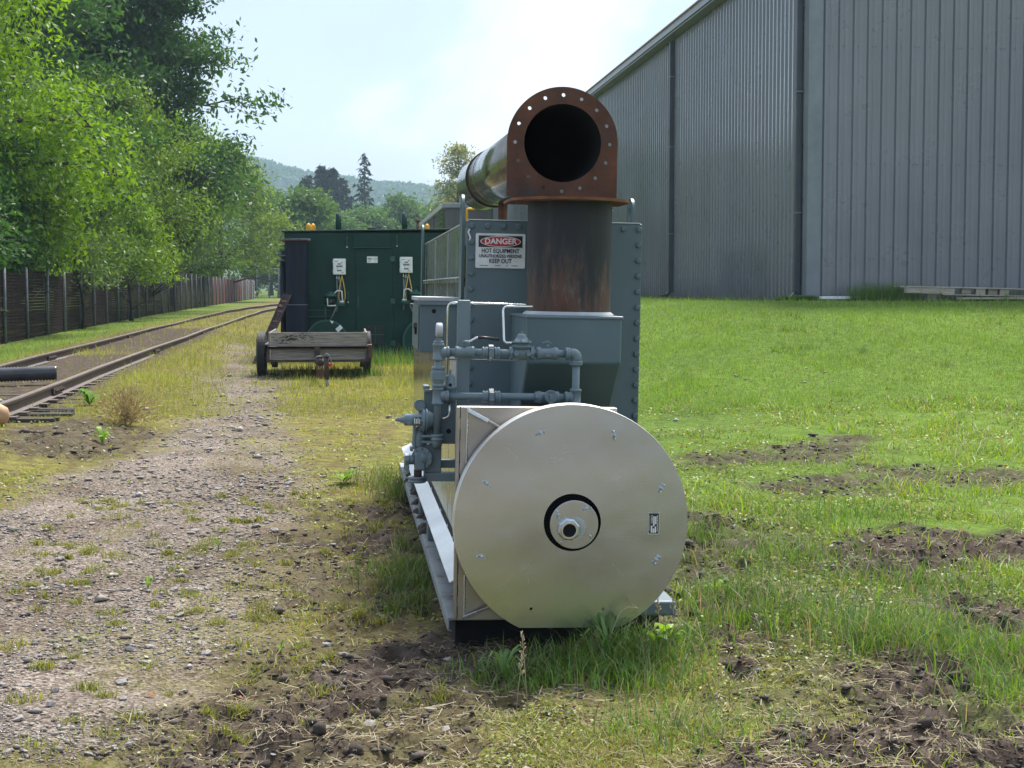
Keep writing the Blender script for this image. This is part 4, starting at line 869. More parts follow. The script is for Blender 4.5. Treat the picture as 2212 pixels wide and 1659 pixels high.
# big spring-loaded regulator pointing left
br = hb(MB().lathe((.205, 6.93, .944), (1, 0, 0), [(0, 0), (0, .006), (.012, .007), (.012, .0095), (.022, .0095), (.024, .013), (.038, .015), (.04, .022), (.047, .027), (.122, .028), (.124, .034)], 22), 'spring_regulator', gp)
hb(MB().lathe((.328, 6.93, .944), (1, 0, 0), [(0, 0), (0, .05), (.008, .053), (.012, .053), (.012, .049), (.016, .049), (.016, .053), (.021, .053), (.026, .045), (.05, .034), (.065, .028), (.065, 0)], 28), 'diaphragm_case', gp, 0, br)
for k in range(8):
    a = 2*PI*k/8; hexn((.324, 6.93 + .045*math.cos(a), .944 + .045*math.sin(a)), XA, .01, .005, 'cover_screw')
hb(MB().cyl((.268, 6.904, .936), (.268, 6.899, .936), .0135, 16), 'vent_plug', gp, 0, br)
hb(MB().box((.288, 6.9005, .926), (.320, 6.903, .958)), 'label_plate', 'signblack', 0, br)
for k in range(4): hb(MB().box((.2905 + k*.0075, 6.8995, .929), (.2945 + k*.0075, 6.9004, .955 - .004*(k % 2))), 'label_print', 'signwhite', 0, br)
hb(MB().cyl((.205, 6.93, .944), (.217, 6.93, .944), .0065, 8), 'screw_tip', 'zinc', 0, br)
# small gauge above it
g2 = hb(MB().lathe((.318, 6.97, 1.009), (0, -1, 0), [(0, 0), (0, .026), (.02, .027), (.022, .022), (.020, .021), (.020, 0)], 24), 'small_gauge', gp); hb(MB().cyl((.318, 6.96, .985), (.318, 6.96, .96), .006, 8), 'gauge_stem', gp, 0, g2)
# shut-off valves and fittings low on the left
hb(MB().tube([(.372, 6.93, .925), (.345, 6.95, .91), (.318, 6.96, .90), (.318, 6.96, .82)], .021, 14, bend=.03), 'elbow', gp)
hb(MB().lathe((.318, 6.96, .80), (0, 0, 1), [(0, .02), (.02, .03), (.03, .033), (.07, .033), (.085, .026), (.10, .02), (.11, 0)], 18), 'valve_body', gp)
hb(MB().box((.325, 6.89, .868), (.385, 6.91, .878)).box((.325, 6.89, .842), (.385, 6.91, .852)), 'flange_bar', gp, .002)
for (x, z) in ((.385, .873), (.385, .848)): hexn((x, 6.9, z), XA, .012, .008, 'flange_nut')
sv = hb(MB().lathe((.333, 6.93, .772), (-.45, -1, 0), [(-.05, .022), (-.03, .034), (0, .04), (.004, .05), (.014, .05), (.014, .03), (.03, .022), (.032, 0)], 26), 'slam_shut_valve', gp)
for k in range(8):
    a = 2*PI*k/8; d = Vector((-.41, -.91, 0)); u = Vector((.91, -.41, 0)); p = Vector((.333, 6.93, .772)) + d*.016 + u*.042*math.cos(a) + Vector((0, 0, .042*math.sin(a))); hexn(p, d, .01, .006, 'cover_screw')
hb(MB().box((.296, 6.90, .715), (.345, 6.98, .80)), 'valve_block', gp, .01, seg=3)
hb(MB().cyl((.30, 6.93, .762), (.258, 6.93, .762), .021, 16), 'side_port', gp); hexn((.262, 6.93, .762), XA, .02, .03, 'side_cap', 8); hb(MB().box((.255, 6.9, .715), (.272, 6.95, .74)), 'side_tab', gp, .003)
hb(MB().cyl((.312, 6.93, .72), (.312, 6.93, .675), .0185, 14), 'nipple', 'darkframe'); coll((.308, 6.93, .673), ZA, .028, .038, 24, 'blind_flange', .004)
hb(MB().box((.289, 6.93, .81), (.300, 7.0, .92)), 'support_strap', gp, .002); hb(MB().box((.275, 6.93, .80), (.29, 6.97, .82)), 'clamp', gp, .003)
# dry grass stalk caught on the cover is part of the weeds

# ================================================================== green container
CY0 = 29.4; CXL, CXR = -1.13, 2.45; CB, CTP = .12, 2.60
cont = empty('equipment_container', (.66, CY0, CB), 'dark green steel equipment container with white control boxes behind the trailer', 'container')
co = tuple(cont.location)
def cbd(m, name, mat, bevel=0, parent=None): return m.build(name, M[mat], parent or cont, co, bevel)
cbd(MB().box((CXL, CY0, CB), (CXR, CY0+2.6, CTP)), 'shell', 'green', .01)
cbd(MB().prism([(CXL-.05, CY0-.05, CTP+.001), (CXR+.05, CY0-.05, CTP+.06), (CXR+.05, CY0-.05, CTP+.085), (CXL-.05, CY0-.05, CTP+.028)], (0, 2.7, 0)), 'roof', 'green', .006)
cbd(MB().box((CXL-.06, CY0+.1, CB), (CXL-.002, CY0+.7, 2.25)), 'side_cabinet', 'green', .01)
dr = cbd(MB().box((.21, CY0-.03, .30), (.905, CY0-.002, 2.30)), 'door', 'green', .006)
cbd(MB().box((.165, CY0-.045, 2.325), (.87, CY0-.003, 2.575)), 'door_hood', 'green', .008); cbd(MB().box((.16, CY0-.075, 2.310), (.875, CY0-.003, 2.324)), 'drip_edge', 'greenlight', .003)
cbd(MB().cyl((.246, CY0-.07, 1.37), (.246, CY0-.07, 1.18), .016, 10).box((.235, CY0-.07, 1.36), (.257, CY0-.031, 1.385)).box((.235, CY0-.07, 1.17), (.257, CY0-.031, 1.19)), 'handle', 'greenlight', .003, dr)
for z in (2.1, 1.3, .5): cbd(MB().box((.86, CY0-.05, z-.05), (.95, CY0-.031, z+.05)), 'hinge', 'greenlight', .004, dr)
cbd(MB().lathe((.519, CY0-.046, 2.472), (0, -1, 0), [(0, .03), (.02, .03), (.02, .02), (.005, .02), (.005, 0)], 16), 'peep_hole', 'black')
lv = cbd(MB().box((.40, CY0-.045, .48), (.73, CY0-.032, .83)), 'louvre', 'black', .004, dr)
for k in range(8): cbd(MB().box((.405, CY0-.058, .5 + k*.041), (.725, CY0-.046, .512 + k*.041)), 'slat', 'green', 0, lv)
cbd(MB().box((.39, CY0-.07, .655), (.74, CY0-.046, .672)).box((.56, CY0-.064, .48), (.57, CY0-.046, .83)), 'louvre_bar', 'greenlight', .002, lv)
# placard
pl = cbd(MB().box((.42, CY0-.036, 2.023), (.622, CY0-.0305, 2.148)), 'placard', 'signwhite', .002, dr)
PLC = T(.521 - co[0], CY0 - .0375 - co[1], 2.098 - co[2])
link('lettering', text_mesh('TRI', .042, M['signblack'], PLC @ T(-.062, 0, 0) @ FRONT, .0016, .95), pl)
link('lettering', text_mesh('LOGIC', .042, M['greyhose'], PLC @ T(.04, 0, 0) @ FRONT, 0, .95), pl)
link('arrow_mark', plate_mesh('arrow_mark', [(-.008, -.012), (.010, 0), (-.008, .012)], [], .001, M['signblack'], PLC @ T(-.026, 0, 0) @ FRONT), pl)
for (x0, x1, z) in ((.435, .49, 2.045), (.435, .51, 2.06), (.57, .60, 2.045), (.54, .61, 2.135)): cbd(MB().box((x0, CY0-.0375, z), (x1, CY0-.0362, z+.005)), 'fine_print', 'greyhose', 0, pl)
# two white control boxes with their conduits, hoses and valve actuators
def station(x, z, mirror):
    s = -1 if mirror else 1
    b = cbd(MB().box((x-.118, CY0-.19, z-.15), (x+.118, CY0-.03, z+.15)), 'control_box', 'white', .012)
    cbd(MB().box((x-.125, CY0-.03, z-.155), (x+.125, CY0-.003, z+.155)), 'back_plate', 'greyhose', .004, b)
    cbd(MB().box((x-.098, CY0-.1925, z-.128), (x+.098, CY0-.1902, z+.122)), 'front_panel', 'signwhite', .002, b)
    cbd(MB().box((x-.035, CY0-.1945, z+.04), (x+.032, CY0-.193, z+.06)), 'display', 'signblack', 0, b)
    for (xa, xb, za, zb_) in ((-.062, .058, -.012, .022), (-.045, .042, -.088, -.058)): cbd(MB().box((x+xa, CY0-.1945, z+za), (x+xb, CY0-.193, z+zb_)), 'keypad', 'greyhose', 0, b)
    cbd(MB().box((x+.036, CY0-.1945, z+.068), (x+.056, CY0-.193, z+.09)), 'red_button', 'signred', 0, b); cbd(MB().cyl((x-.036, CY0-.1945, z-.034), (x-.036, CY0-.192, z-.034), .008, 8), 'indicator', 'signblack', 0, b)
    cbd(MB().box((x-.085, CY0-.1945, z+.098), (x-.02, CY0-.193, z+.106)), 'brand_line', 'signred', 0, b); cbd(MB().box((x+.03, CY0-.1945, z-.115), (x+.08, CY0-.193, z-.108)), 'brand_line', 'signblack', 0, b)
    for zz in (z+.09, z-.09): cbd(MB().box((x-.128, CY0-.17, zz-.02), (x-.119, CY0-.14, zz+.02)), 'hinge', 'white', .002, b)
    for (dx, l) in ((-.05, .10), (-.008, .12)):
        cbd(MB().cyl((x+dx, CY0-.11, z-.15), (x+dx, CY0-.11, z-.15-l), .013, 10).cyl((x+dx, CY0-.11, z-.15-l*.6), (x+dx, CY0-.11, z-.15-l*.8), .02, 8), 'conduit_fitting', 'zinc', 0, b)
    cbd(MB().tube([(x-.05, CY0-.11, z-.25), (x-.045, CY0-.11, z-.42), (x-.03, CY0-.1, z-.7), (x-.06, CY0-.12, z-.85)], .014, 8), 'conduit', 'greyhose', 0, b)
    cbd(MB().tube([(x-.008, CY0-.11, z-.26), (x+.03*s, CY0-.12, z-.36), (x+.02*s, CY0-.14, z-.44), (x-.10*s, CY0-.13, z-.50)], .012, 8), 'conduit', 'greyhose', 0, b)
    for q in (-1, 1): cbd(MB().tube([(x+.045, CY0-.12, z-.15), (x+.045+q*.012, CY0-.13, z-.22), (x+.045+q*.055, CY0-.16, z-.45), (x+.045+q*.06, CY0-.16, z-.58), (x+.045+q*.04, CY0-.15, z-.66)], .010, 8), 'yellow_hose', 'yellowhose', 0, b)
    ax = x - .17*s; az = z - .55
    a = cbd(MB().lathe((ax, CY0-.22, az), (0, 0, 1), [(-.02, 0), (-.02, .10), (.0, .118), (.012, .118), (.03, .10), (.055, .05), (.065, .03), (.085, .03), (.085, 0)], 22), 'valve_actuator', 'greenlight')
    for dx in (-.09, -.03, .06): cbd(MB().cyl((ax+dx, CY0-.22, az-.02), (ax+dx, CY0-.22, az-.17), .014, 8), 'yoke_leg', 'black', 0, a)
    cbd(MB().lathe((ax-.02, CY0-.22, az-.14), (0, 0, 1), [(0, .02), (.02, .035), (.06, .03), (.08, .015)], 12), 'valve_bonnet', 'greenlight', 0, a)
    cbd(MB().cyl((ax-.2*s, CY0-.2, az-.18), (ax+.26*s, CY0-.2, az-.18), .022, 10).cyl((ax+.1*s, CY0-.2, az-.15), (ax+.27*s, CY0-.2, az-.15), .035, 10), 'valve_pipe', 'greenlight', 0, a)
    cbd(MB().tube([(ax-.06*s, CY0-.27, az-.04), (ax-.05*s, CY0-.27, az-.185), (ax+.10*s, CY0-.27, az-.18)], .012, 8), 'drain_tube', 'white', 0, a)
    cbd(MB().tube([(ax+.05*s, CY0-.2, az+.03), (ax+.13*s, CY0-.2, az+.1), (ax+.21*s, CY0-.2, az+.09), (ax+.225*s, CY0-.2, az-.1)], .013, 8).cyl((ax+.17*s, CY0-.2, az-.11), (ax+.25*s, CY0-.2, az-.11), .02, 10), 'air_line', 'white', 0, a)
    cbd(MB().cyl((ax+.0*s, CY0-.26, az-.1), (ax+.03*s, CY0-.26, az-.1), .03, 10), 'brass_fitting', 'rustfender', 0, a)
    cbd(MB().cyl((ax-.1*s, CY0-.18, az-.2), (ax-.1*s, CY0-.18, .94), .02, 10), 'drop_pipe', 'greenlight', 0, a)
    cbd(MB().tube([(ax+.11*s, CY0-.2, az-.2), (ax+.04*s, CY0-.2, az-.36), (ax-.01*s, CY0-.2, .95)], .013, 8), 'conduit', 'greyhose', 0, a)
station(-.10, 1.95, False); station(1.158, 1.985, True)
# round fire-tube covers
for (x, z, r) in ((-.343, .56, .385), (1.49, .56, .40)):
    c = cbd(MB().lathe((x, CY0-.001, z), (0, -1, 0), [(0, r), (.30, r), (.31, r*.985), (.31, 0)], 48), 'fire_tube_cover', 'green')
    cbd(MB().lathe((x, CY0-.30, z), (0, -1, 0), [(0, r+.012), (.014, r+.012), (.014, r-.02)], 48), 'cover_rim', 'greenlight', 0, c)
    cbd(MB().prism([(x+.21, CY0-.313, z+.16), (x+.30, CY0-.313, z+.24), (x+.25, CY0-.313, z+.30), (x+.16, CY0-.313, z+.22)], (0, -.003, 0)), 'label', 'signwhite', 0, c)
    cbd(MB().prism([(x+.06, CY0-.315, z+r-.005), (x+.13, CY0-.315, z+r-.02), (x+.10, CY0-.315, z+r-.07)], (0, -.004, 0)), 'data_tag', 'signwhite', 0, c)
cbd(MB().box((-.72, CY0-.02, 1.12), (-.25, CY0-.003, 1.135)).box((-.72, CY0-.02, 1.0), (-.3, CY0-.003, 1.012)), 'rib_strip', 'greenlight', .002)
for (x, z) in ((.045, 2.49), (.99, 2.515), (.06, 1.45)):
    cbd(MB().box((x-.008, CY0-.02, z-.16), (x+.008, CY0-.003, z+.03)).box((x-.016, CY0-.03, z), (x+.016, CY0-.003, z+.03)), 'door_stay', 'greenlight', .002); cbd(MB().lathe((x, CY0-.02, z-.17), (0, -1, 0), [(0, .014), (.012, .01), (.014, 0)], 10), 'stay_knob', 'white')
# standing dark pipe at the left corner
dpipe = cbd(MB().lathe((-.895, CY0-.28, .16), (0, 0, 1), [(0, .205), (2.27, .205)], 36), 'standing_pipe', 'bluepipe'); cbd(MB().lathe((-.895, CY0-.28, 2.43), (0, 0, 1), [(0, 0), (0, .265), (.018, .265), (.018, 0)], 36), 'pipe_flange', 'rustfender', 0, dpipe)
cbd(MB().lathe((-.895, CY0-.28, 2.452), (0, 0, 1), [(0, 0), (0, .262), (.014, .262), (.014, 0)], 36), 'pipe_cover', 'signwhite' if False else 'galv', 0, dpipe); cbd(MB().lathe((-.895, CY0-.28, 1.23), (0, 0, 1), [(0, .2055), (.003, .208), (.01, .208), (.013, .2055)], 36), 'weld_ring', 'greyhose', 0, dpipe)
cbd(MB().cyl((-1.16, CY0-.05, .3), (-1.16, CY0-.05, 2.05), .05, 12), 'side_pipe', 'bluepipe'); cbd(MB().cyl((-1.16, CY0-.05, 2.05), (-1.16, CY0-.05, 2.09), .08, 12).box((-1.24, CY0-.1, 2.15), (-1.07, CY0, 2.17)), 'side_pipe_flange', 'galv')
# on the roof
for x in (-.115, 1.165): cbd(MB().cyl((x, CY0+.8, CTP), (x, CY0+.8, 2.985), .055, 14), 'vent_pipe', 'green')
cbd(MB().box((.45, CY0+.75, CTP+.03), (.60, CY0+.95, 2.73)), 'vent_box', 'black', .01)
for (x, n_) in ((-.65, 2), (1.60, 1), (2.40, 1)):
    for q in range(n_):
        xx = x + (q - (n_-1)/2) * .085; cp = cbd(MB().lathe((xx, CY0+.7+q*.1, 2.66), (0, 0, 1), [(0, .046), (.07, .05), (.105, .042), (.13, .022), (.14, 0)], 12), 'yellow_cap', 'yellow'); cbd(MB().cyl((xx, CY0+.7+q*.1, CTP), (xx, CY0+.7+q*.1, 2.659), .04, 10), 'cap_pipe', 'black', 0, cp)
cbd(MB().tube([(2.36, CY0+.5, 2.66), (2.36, CY0+.5, 3.08), (2.52, CY0+.5, 3.08)], .025, 8, bend=.04), 'yellow_rail', 'yellow')
cbd(MB().cyl((1.42, CY0+.7, CTP), (1.42, CY0+.7, 2.84), .03, 10).cyl((1.42, CY0+.7, 2.84), (1.42, CY0+.7, 2.875), .06, 10), 'rusty_vent', 'rustfender')

# ================================================================== trailer
tz = .135
trl = empty('utility_trailer', (-.42, 24.0, tz), 'small weathered wooden utility trailer with rusty frame, tongue towards the camera', 'trailer')
tof = (-.42, 24.0, tz)
def tb(m, name, mat, bevel=0, parent=None): return m.build(name, M[mat], parent or trl, tof, bevel)
up_ = tb(MB().box((-1.15, 24.0, .652), (.312, 24.04, .864)), 'plank', 'wood', .005); tb(MB().box((-1.15, 24.02, .447), (.312, 24.06, .603)), 'plank', 'wood', .005)
# charred scribble on the upper plank
q = random.Random(3); m = MB()
for k in range(70):
    x = q.gauss(-.83, .16); z = q.gauss(.775, .035)
    if not (-1.12 < x < -.4 and .67 < z < .85): continue
    a = q.uniform(-.5, .5); l = q.uniform(.008, .028); m.bar((x - l*math.cos(a), 23.9985, z - l*math.sin(a)), (x + l*math.cos(a), 23.9985, z + l*math.sin(a)), .001, q.uniform(.004, .011), up=(0, 0, 1))
so_ = tb(m, 'burn_mark', 'soot_shade', 0, up_); so_['kind'] = 'stuff'
for x in (-1.17, .33): tb(MB().box((x-.012, 24.05, .447), (x+.012, 26.4, .86)), 'side_board', 'wood', .004)
tb(MB().box((-1.15, 26.36, .447), (.312, 26.4, .78)), 'tail_board', 'wood', .004)
for k in range(7): tb(MB().box((-1.15 + k*.21, 24.07, .42), (-1.15 + k*.21 + .2, 26.35, .443)), 'floor_plank', 'wood', .003)
tb(MB().box((-1.205, 23.955, .612), (.362, 23.998, .645)).box((-1.205, 23.955, .60), (.362, 23.965, .645)), 'top_rail', 'darkframe', .003)
tb(MB().box((-1.185, 23.965, .405), (.345, 24.019, .446)), 'front_sill', 'darkframe', .003)
for x in (-1.19, .345): tb(MB().box((x-.02, 23.97, .406), (x+.02, 24.02, .61)), 'corner_post', 'darkframe', .003)
tb(MB().box((-.475, 23.93, .38), (-.39, 23.964, .64)), 'centre_post', 'darkframe', .004)
for x in (-1.12, .28): tb(MB().box((x-.03, 24.1, .36), (x+.03, 26.4, .404)), 'frame_rail', 'darkframe', .004); tb(MB().box((x-.045, 24.7, .29), (x+.045, 24.9, .36)), 'spring_hanger', 'darkframe', .006)
tb(MB().bar((-.42, 24.0, .40), (-.36, 22.55, .47), .08, .08), 'tongue', 'darkframe', .006)
tb(MB().cyl((-1.27, 24.8, .48), (.30, 24.8, .50), .03, 10), 'axle', 'darkframe')
def wheel(x, y, z, r, w, rot=0):
    W = empty('wheel', (x - tof[0], y - tof[1], z - tof[2])); W.parent = trl; W.rotation_euler = (0, 0, R(rot))
    pr = [(-w/2, r*.55), (-w/2, r*.80), (-w*.46, r*.93), (-w*.40, r*.985)]
    for g in range(5): c = -w*.32 + g*w*.16; pr += [(c - w*.055, r), (c + w*.055, r), (c + w*.062, r*.965), (c + w*.098, r*.965)]
    pr = pr[:-2] + [(w*.40, r*.985), (w*.46, r*.93), (w/2, r*.80), (w/2, r*.55)]
    MB().lathe((0, 0, 0), (1, 0, 0), pr, 40, smooth=False).build('tyre', M['rubber'], W)
    MB().lathe((0, 0, 0), (1, 0, 0), [(-w*.4, 0), (-w*.4, r*.2), (-w*.3, r*.35), (-w*.42, r*.56), (w*.42, r*.56), (w*.3, r*.35), (w*.4, r*.2), (w*.4, 0)], 28).build('rim', M['galv'], W)
    return W
wheel(-1.325, 24.8, .49, .362, .145); wheel(.345, 24.8, .505, .355, .135)
# right fender: flat-topped box guard
tb(MB().box((.30, 24.30, .625), (.42, 25.3, .66)).box((.405, 24.30, .44), (.42, 25.3, .624)).box((.30, 24.30, .44), (.404, 24.315, .624)), 'fender', 'rustfender', .02)
tb(MB().box((-1.25, 24.3, .655), (-1.175, 25.3, .675)), 'fender', 'galv', .006)
# coupler, chains, jack
tb(MB().lathe((-.365, 22.52, .475), (-.05, -1, .0), [(-.1, .05), (0, .062), (.06, .062), (.10, .04), (.11, 0)], 14).box((-.40, 22.45, .53), (-.33, 22.6, .56)), 'coupler', 'darkframe', .004)
tb(MB().tube([(-.40, 22.55, .47), (-.44, 22.5, .52), (-.42, 22.47, .55), (-.35, 22.47, .56)], .013, 6), 'coupler_latch', 'galv')
jk = tb(MB().cyl((-.271, 22.32, .235), (-.276, 22.32, .55), .034, 14), 'jack', 'darkframe'); tb(MB().cyl((-.262, 22.32, .09), (-.268, 22.32, .234), .026, 12), 'jack_foot', 'galv', 0, jk); tb(MB().cyl((-.27, 22.32, .551), (-.27, 22.32, .57), .038, 12), 'jack_cap', 'black', 0, jk)
tb(MB().tube([(-.272, 22.32, .57), (-.285, 22.3, .60), (-.25, 22.3, .595), (-.215, 22.3, .54), (-.20, 22.3, .47)], .010, 8), 'crank_handle', 'galv', 0, jk)
tb(MB().lathe((-.225, 22.3, .445), (1, 0, .1), [(-.02, 0), (-.018, .02), (0, .028), (.02, .024), (.03, .012), (.045, .012), (.045, 0)], 12), 'red_grip', 'signred', 0, jk)
def chain(p0, p1, sag, n):
    m = MB()
    for k in range(n):
        t = (k + .5) / n; p = Vector(p0).lerp(Vector(p1), t) - Vector((0, 0, sag * math.sin(PI * t))); t2 = (k + .9) / n
        d = (Vector(p0).lerp(Vector(p1), t2) - Vector((0, 0, sag * math.sin(PI * t2))) - p).normalized(); sd = Vector((1, 0, 0)) if k % 2 else Vector((0, 1, 0)); sd = (sd - d * sd.dot(d)).normalized()
        ring = [p + d * .026 * math.cos(a) + sd * .015 * math.sin(a) for a in np.linspace(0, 2*PI, 9)]; m.tube(ring, .005, 5, caps=False)
    return tb(m, 'safety_chain', 'rustfender')
chain((-.42, 22.5, .48), (-.375, 22.48, .46), .2, 12); chain((-.37, 22.46, .46), (-.325, 22.46, .47), .21, 12)

# ================================================================== loading ramp leaning on the standing pipe
rp = empty('loading_ramp', (-1.58, 27.95, gz(-1.58, 27.95)), 'narrow black slatted loading ramp leaning upright behind the trailer', 'ramp')
P0, P1 = Vector((0, 0, 0)), Vector((.52, .85, 1.24)); ax = (P1 - P0).normalized(); sd = Vector((1, 0, -.14)).normalized(); nn = sd.cross(ax).normalized(); Wd = .105
P0 = P0 - ax * .0
for s in (-1, 1): MB().bar(P0 + sd*s*Wd*.62, P1 + sd*s*Wd*.62, .024, .07, up=nn).build('side_rail', M['darkframe'], rp, bevel=.003)
L_ = (P1 - P0).length; NSL = 34
for k in range(NSL):
    c = P0 + ax * L_ * (k + .5) / NSL; MB().bar(c - sd*Wd*.62, c + sd*Wd*.62, .036, .03, up=nn).build('slat', M['darkframe'] if k % 5 else M['rustfender'], rp)
MB().cyl(P1 - ax*.3 + nn*.04 - sd*.02, P1 - ax*.3 + nn*.05 - sd*.02, .035, 12).build('rust_disc', M['rustfender'], rp)
# debris under the trailer
sl_ = MB().prism([(-.06, 0, 0), (.08, 0, 0), (.03, 0, .07)], (.02, .012, 0)).build('slate_chip', M['stone'], None); sl_.location = (.05, 24.6, gz(.05, 24.6) + .0); tag(sl_, 'small pointed grey slate chip under the trailer', 'stone')

# ================================================================== trees
def quads_from(C, U, W, colr):
    """leaf diamonds: centre C, half-length vector U, half-width vector W -> verts, tris, colours"""
    n = len(C); V = np.empty((n, 4, 3), np.float32); V[:, 0] = C - U; V[:, 1] = C + W - U*.1; V[:, 2] = C + U; V[:, 3] = C - W - U*.1
    b = np.arange(n) * 4; F = np.stack([b, b+1, b+2, b+3], 1); return V.reshape(-1, 3), F, np.repeat(colr, 4, 0)
def unit(a): return a / (np.linalg.norm(a, axis=1, keepdims=True) + 1e-9)
def leaf_cloud(rng, P, outward, n_per, spread, leaf, droop, c_lo, c_hi, cl_var=.42, aspect=.42):
    """n_per leaves around each cluster point P"""
    k = len(P); idx = np.repeat(np.arange(k), n_per); n = len(idx)
    off = rng.normal(0, 1, (n, 3)) * spread * np.array([1, 1, .7]); C = P[idx] + off
    U = unit(rng.normal(0, 1, (n, 3)) * .8 + outward[idx] * .5 + np.array([0, 0, -droop])); s = leaf * rng.uniform(.65, 1.3, (n, 1))
    nrm = unit(rng.normal(0, .7, (n, 3)) + np.array([0, 0, .8])); W = unit(np.cross(U, nrm))
    t = np.clip(rng.beta(2, 2, n) * (1-cl_var) + rng.uniform(0, 1, k)[idx] * cl_var + .0, 0, 1)[:, None]
    col = np.asarray(c_lo)[None] * (1 - t) + np.asarray(c_hi)[None] * t; col = col * rng.uniform(.85, 1.15, (n, 1))
    return C.astype(np.float32), (U * s * .5).astype(np.float32), (W * s * .5 * aspect).astype(np.float32), col.astype(np.float32)
def tree_meshes(seed, H, CR, base, n_leaf, leaf, c_lo, c_hi, droop=.35, limbs=20, subs=6, spread=.5, lean=(0, 0), keep=None, trunk_r=None, cl=5):
    rng = np.random.default_rng(seed); rd = random.Random(seed); tr = trunk_r or H * .016 + .05
    mb = MB(); tp = [Vector((lean[0]*t*t + .25*math.sin(t*4 + seed)*t, lean[1]*t*t + .2*math.cos(t*3 + seed)*t, H*.93*t)) for t in np.linspace(0, 1, 9)]
    mb.tube(tp, [max(.02, tr*(1-t)**.8 + .015) * (1.35 if t == 0 else 1) for t in np.linspace(0, 1, 9)], 8)
    P, O = [], []
    for i in range(limbs):
        f = (i + .5) / limbs; h = base + (H*.97 - base) * (f ** .9); t = min(.99, h / (H*.93)); j = min(7, int(t*8)); p0 = tp[j].lerp(tp[j+1], t*8 - j)
        # envelope radius by height: widest a third of the way up the crown
        u = (h - base) / (H - base + 1e-6); env = CR * (math.sin(PI * min(1, (u*.86 + .14)) ** .75) ** .7 * .9 + .12) * rd.uniform(.8, 1.08)
        az = i * 2.39996 + rd.uniform(-.5, .5); up_ = .25 + .9*u; d = Vector((math.cos(az), math.sin(az), up_*.6)).normalized()
        start = p0 - Vector((0, 0, min(h - base*.6, env*.25))); tip = p0 + Vector((d.x*env, d.y*env, env*.18 * up_ - droop*.3*env*.5))
        mid = start.lerp(tip, .5) + Vector((0, 0, env*.16)); ctrl = [start, start.lerp(mid, .5) + Vector((0, 0, env*.05)), mid, mid.lerp(tip, .5) + Vector((0, 0, env*.03)), tip]
        mb.tube(ctrl, [tr*.42*(1-u*.6), tr*.33*(1-u*.6), tr*.24*(1-u*.5), tr*.15, .012], 5)
        for s in range(subs):
            q = rd.uniform(.32, 1.0); a = ctrl[min(3, int(q*4))].lerp(ctrl[min(4, int(q*4)+1)], q*4 - min(3, int(q*4)))
            dd = Vector((rd.gauss(0, 1), rd.gauss(0, 1), rd.gauss(.1, .55))).normalized() * env * rd.uniform(.22, .46); e_ = a + dd - Vector((0, 0, droop*.4*dd.length))
            mb.tube([a, a.lerp(e_, .5) + Vector((0, 0, .06*env)), e_], [tr*.11, tr*.07, .008], 4)
            for w in np.linspace(.25, 1.05, cl):
                pt = a.lerp(e_, w) + Vector((rd.gauss(0, .1), rd.gauss(0, .1), rd.gauss(0, .1))) * env * .5; P.append(pt); O.append((dd.normalized() + d*.5))
    P = np.array([tuple(p) for p in P]); O = unit(np.array([tuple(o) for o in O]))
    npc = max(1, int(n_leaf / len(P))); C, U, W, col = leaf_cloud(rng, P, O, npc, spread, leaf, droop, c_lo, c_hi)
    if keep is not None: kk = keep(C); C, U, W, col = C[kk], U[kk], W[kk], col[kk]
    V, F, cc = quads_from(C, U, W, col); return mb, np_mesh('crown', V, F4=F, mat=M['leaf'], colors=cc)
def tree(name, loc, label, group=None, cat='tree', z=None, rot=0, **k):
    zz = gz(loc[0], loc[1]) if z is None else z
    t = empty(name, (loc[0], loc[1], zz), label, cat, group, rot=(0, 0, rot))
    if group == GT and name != 'vine_bush':   # clipped back along the fence and the track
        k['keep'] = lambda C: ~((C[:, 0] + loc[0] > -8.05) & (C[:, 2] + zz < 1.55 + .8*fbm(C[:, 1]*.8 + loc[1], C[:, 0]*.8, 3, 12) + .25*(C[:, 0] + loc[0] + 8)))
    if name == 'vine_bush': k['keep'] = lambda C: C[:, 2] > .9 + .9*fbm(C[:, 1]*1.5 + loc[1], C[:, 0]*1.5, 3, 12)
    mb, me = tree_meshes(**k); mb.build('trunk', M['bark'], t); link('crown', me, t); return t
LT_LO, LT_HI = (.08, .175, .017), (.235, .40, .042)       # young yellow-green
OL_LO, OL_HI = (.07, .14, .018), (.18, .30, .042)     # olive
DK_LO, DK_HI = (.022, .07, .016), (.065, .15, .028)    # deep green
MD_LO, MD_HI = (.045, .11, .018), (.125, .22, .035)    # mid green
GT = 'trees along the boundary fence'
tree('locust_tree', (-10.6, 41), 'tall bright yellow-green tree overhanging the left end of the fence', GT, seed=1, H=14, CR=5.2, base=2.6, n_leaf=60000, leaf=.19, c_lo=LT_LO, c_hi=LT_HI, droop=.6, limbs=26, subs=7, spread=.42)
tree('locust_tree', (-12.6, 35), 'bright yellow-green tree at the far left edge of the picture', GT, seed=2, H=13, CR=4.6, base=3.5, n_leaf=30000, leaf=.16, c_lo=LT_LO, c_hi=LT_HI, droop=.6, limbs=20, subs=6, spread=.42)
tree('maple_tree', (-11.1, 72), 'tallest dark green tree rising out of the top of the picture', GT, seed=3, H=21, CR=6.2, base=3.0, n_leaf=130000, leaf=.31, c_lo=DK_LO, c_hi=DK_HI, droop=.3, limbs=46, subs=10, spread=.44)
tree('maple_tree', (-13.5, 60), 'dark green tree filling the gap behind the bright yellow-green tree', GT, seed=4, H=18, CR=5.8, base=2.5, n_leaf=44000, leaf=.28, c_lo=DK_LO, c_hi=DK_HI, droop=.3, limbs=24, subs=6, spread=.65)
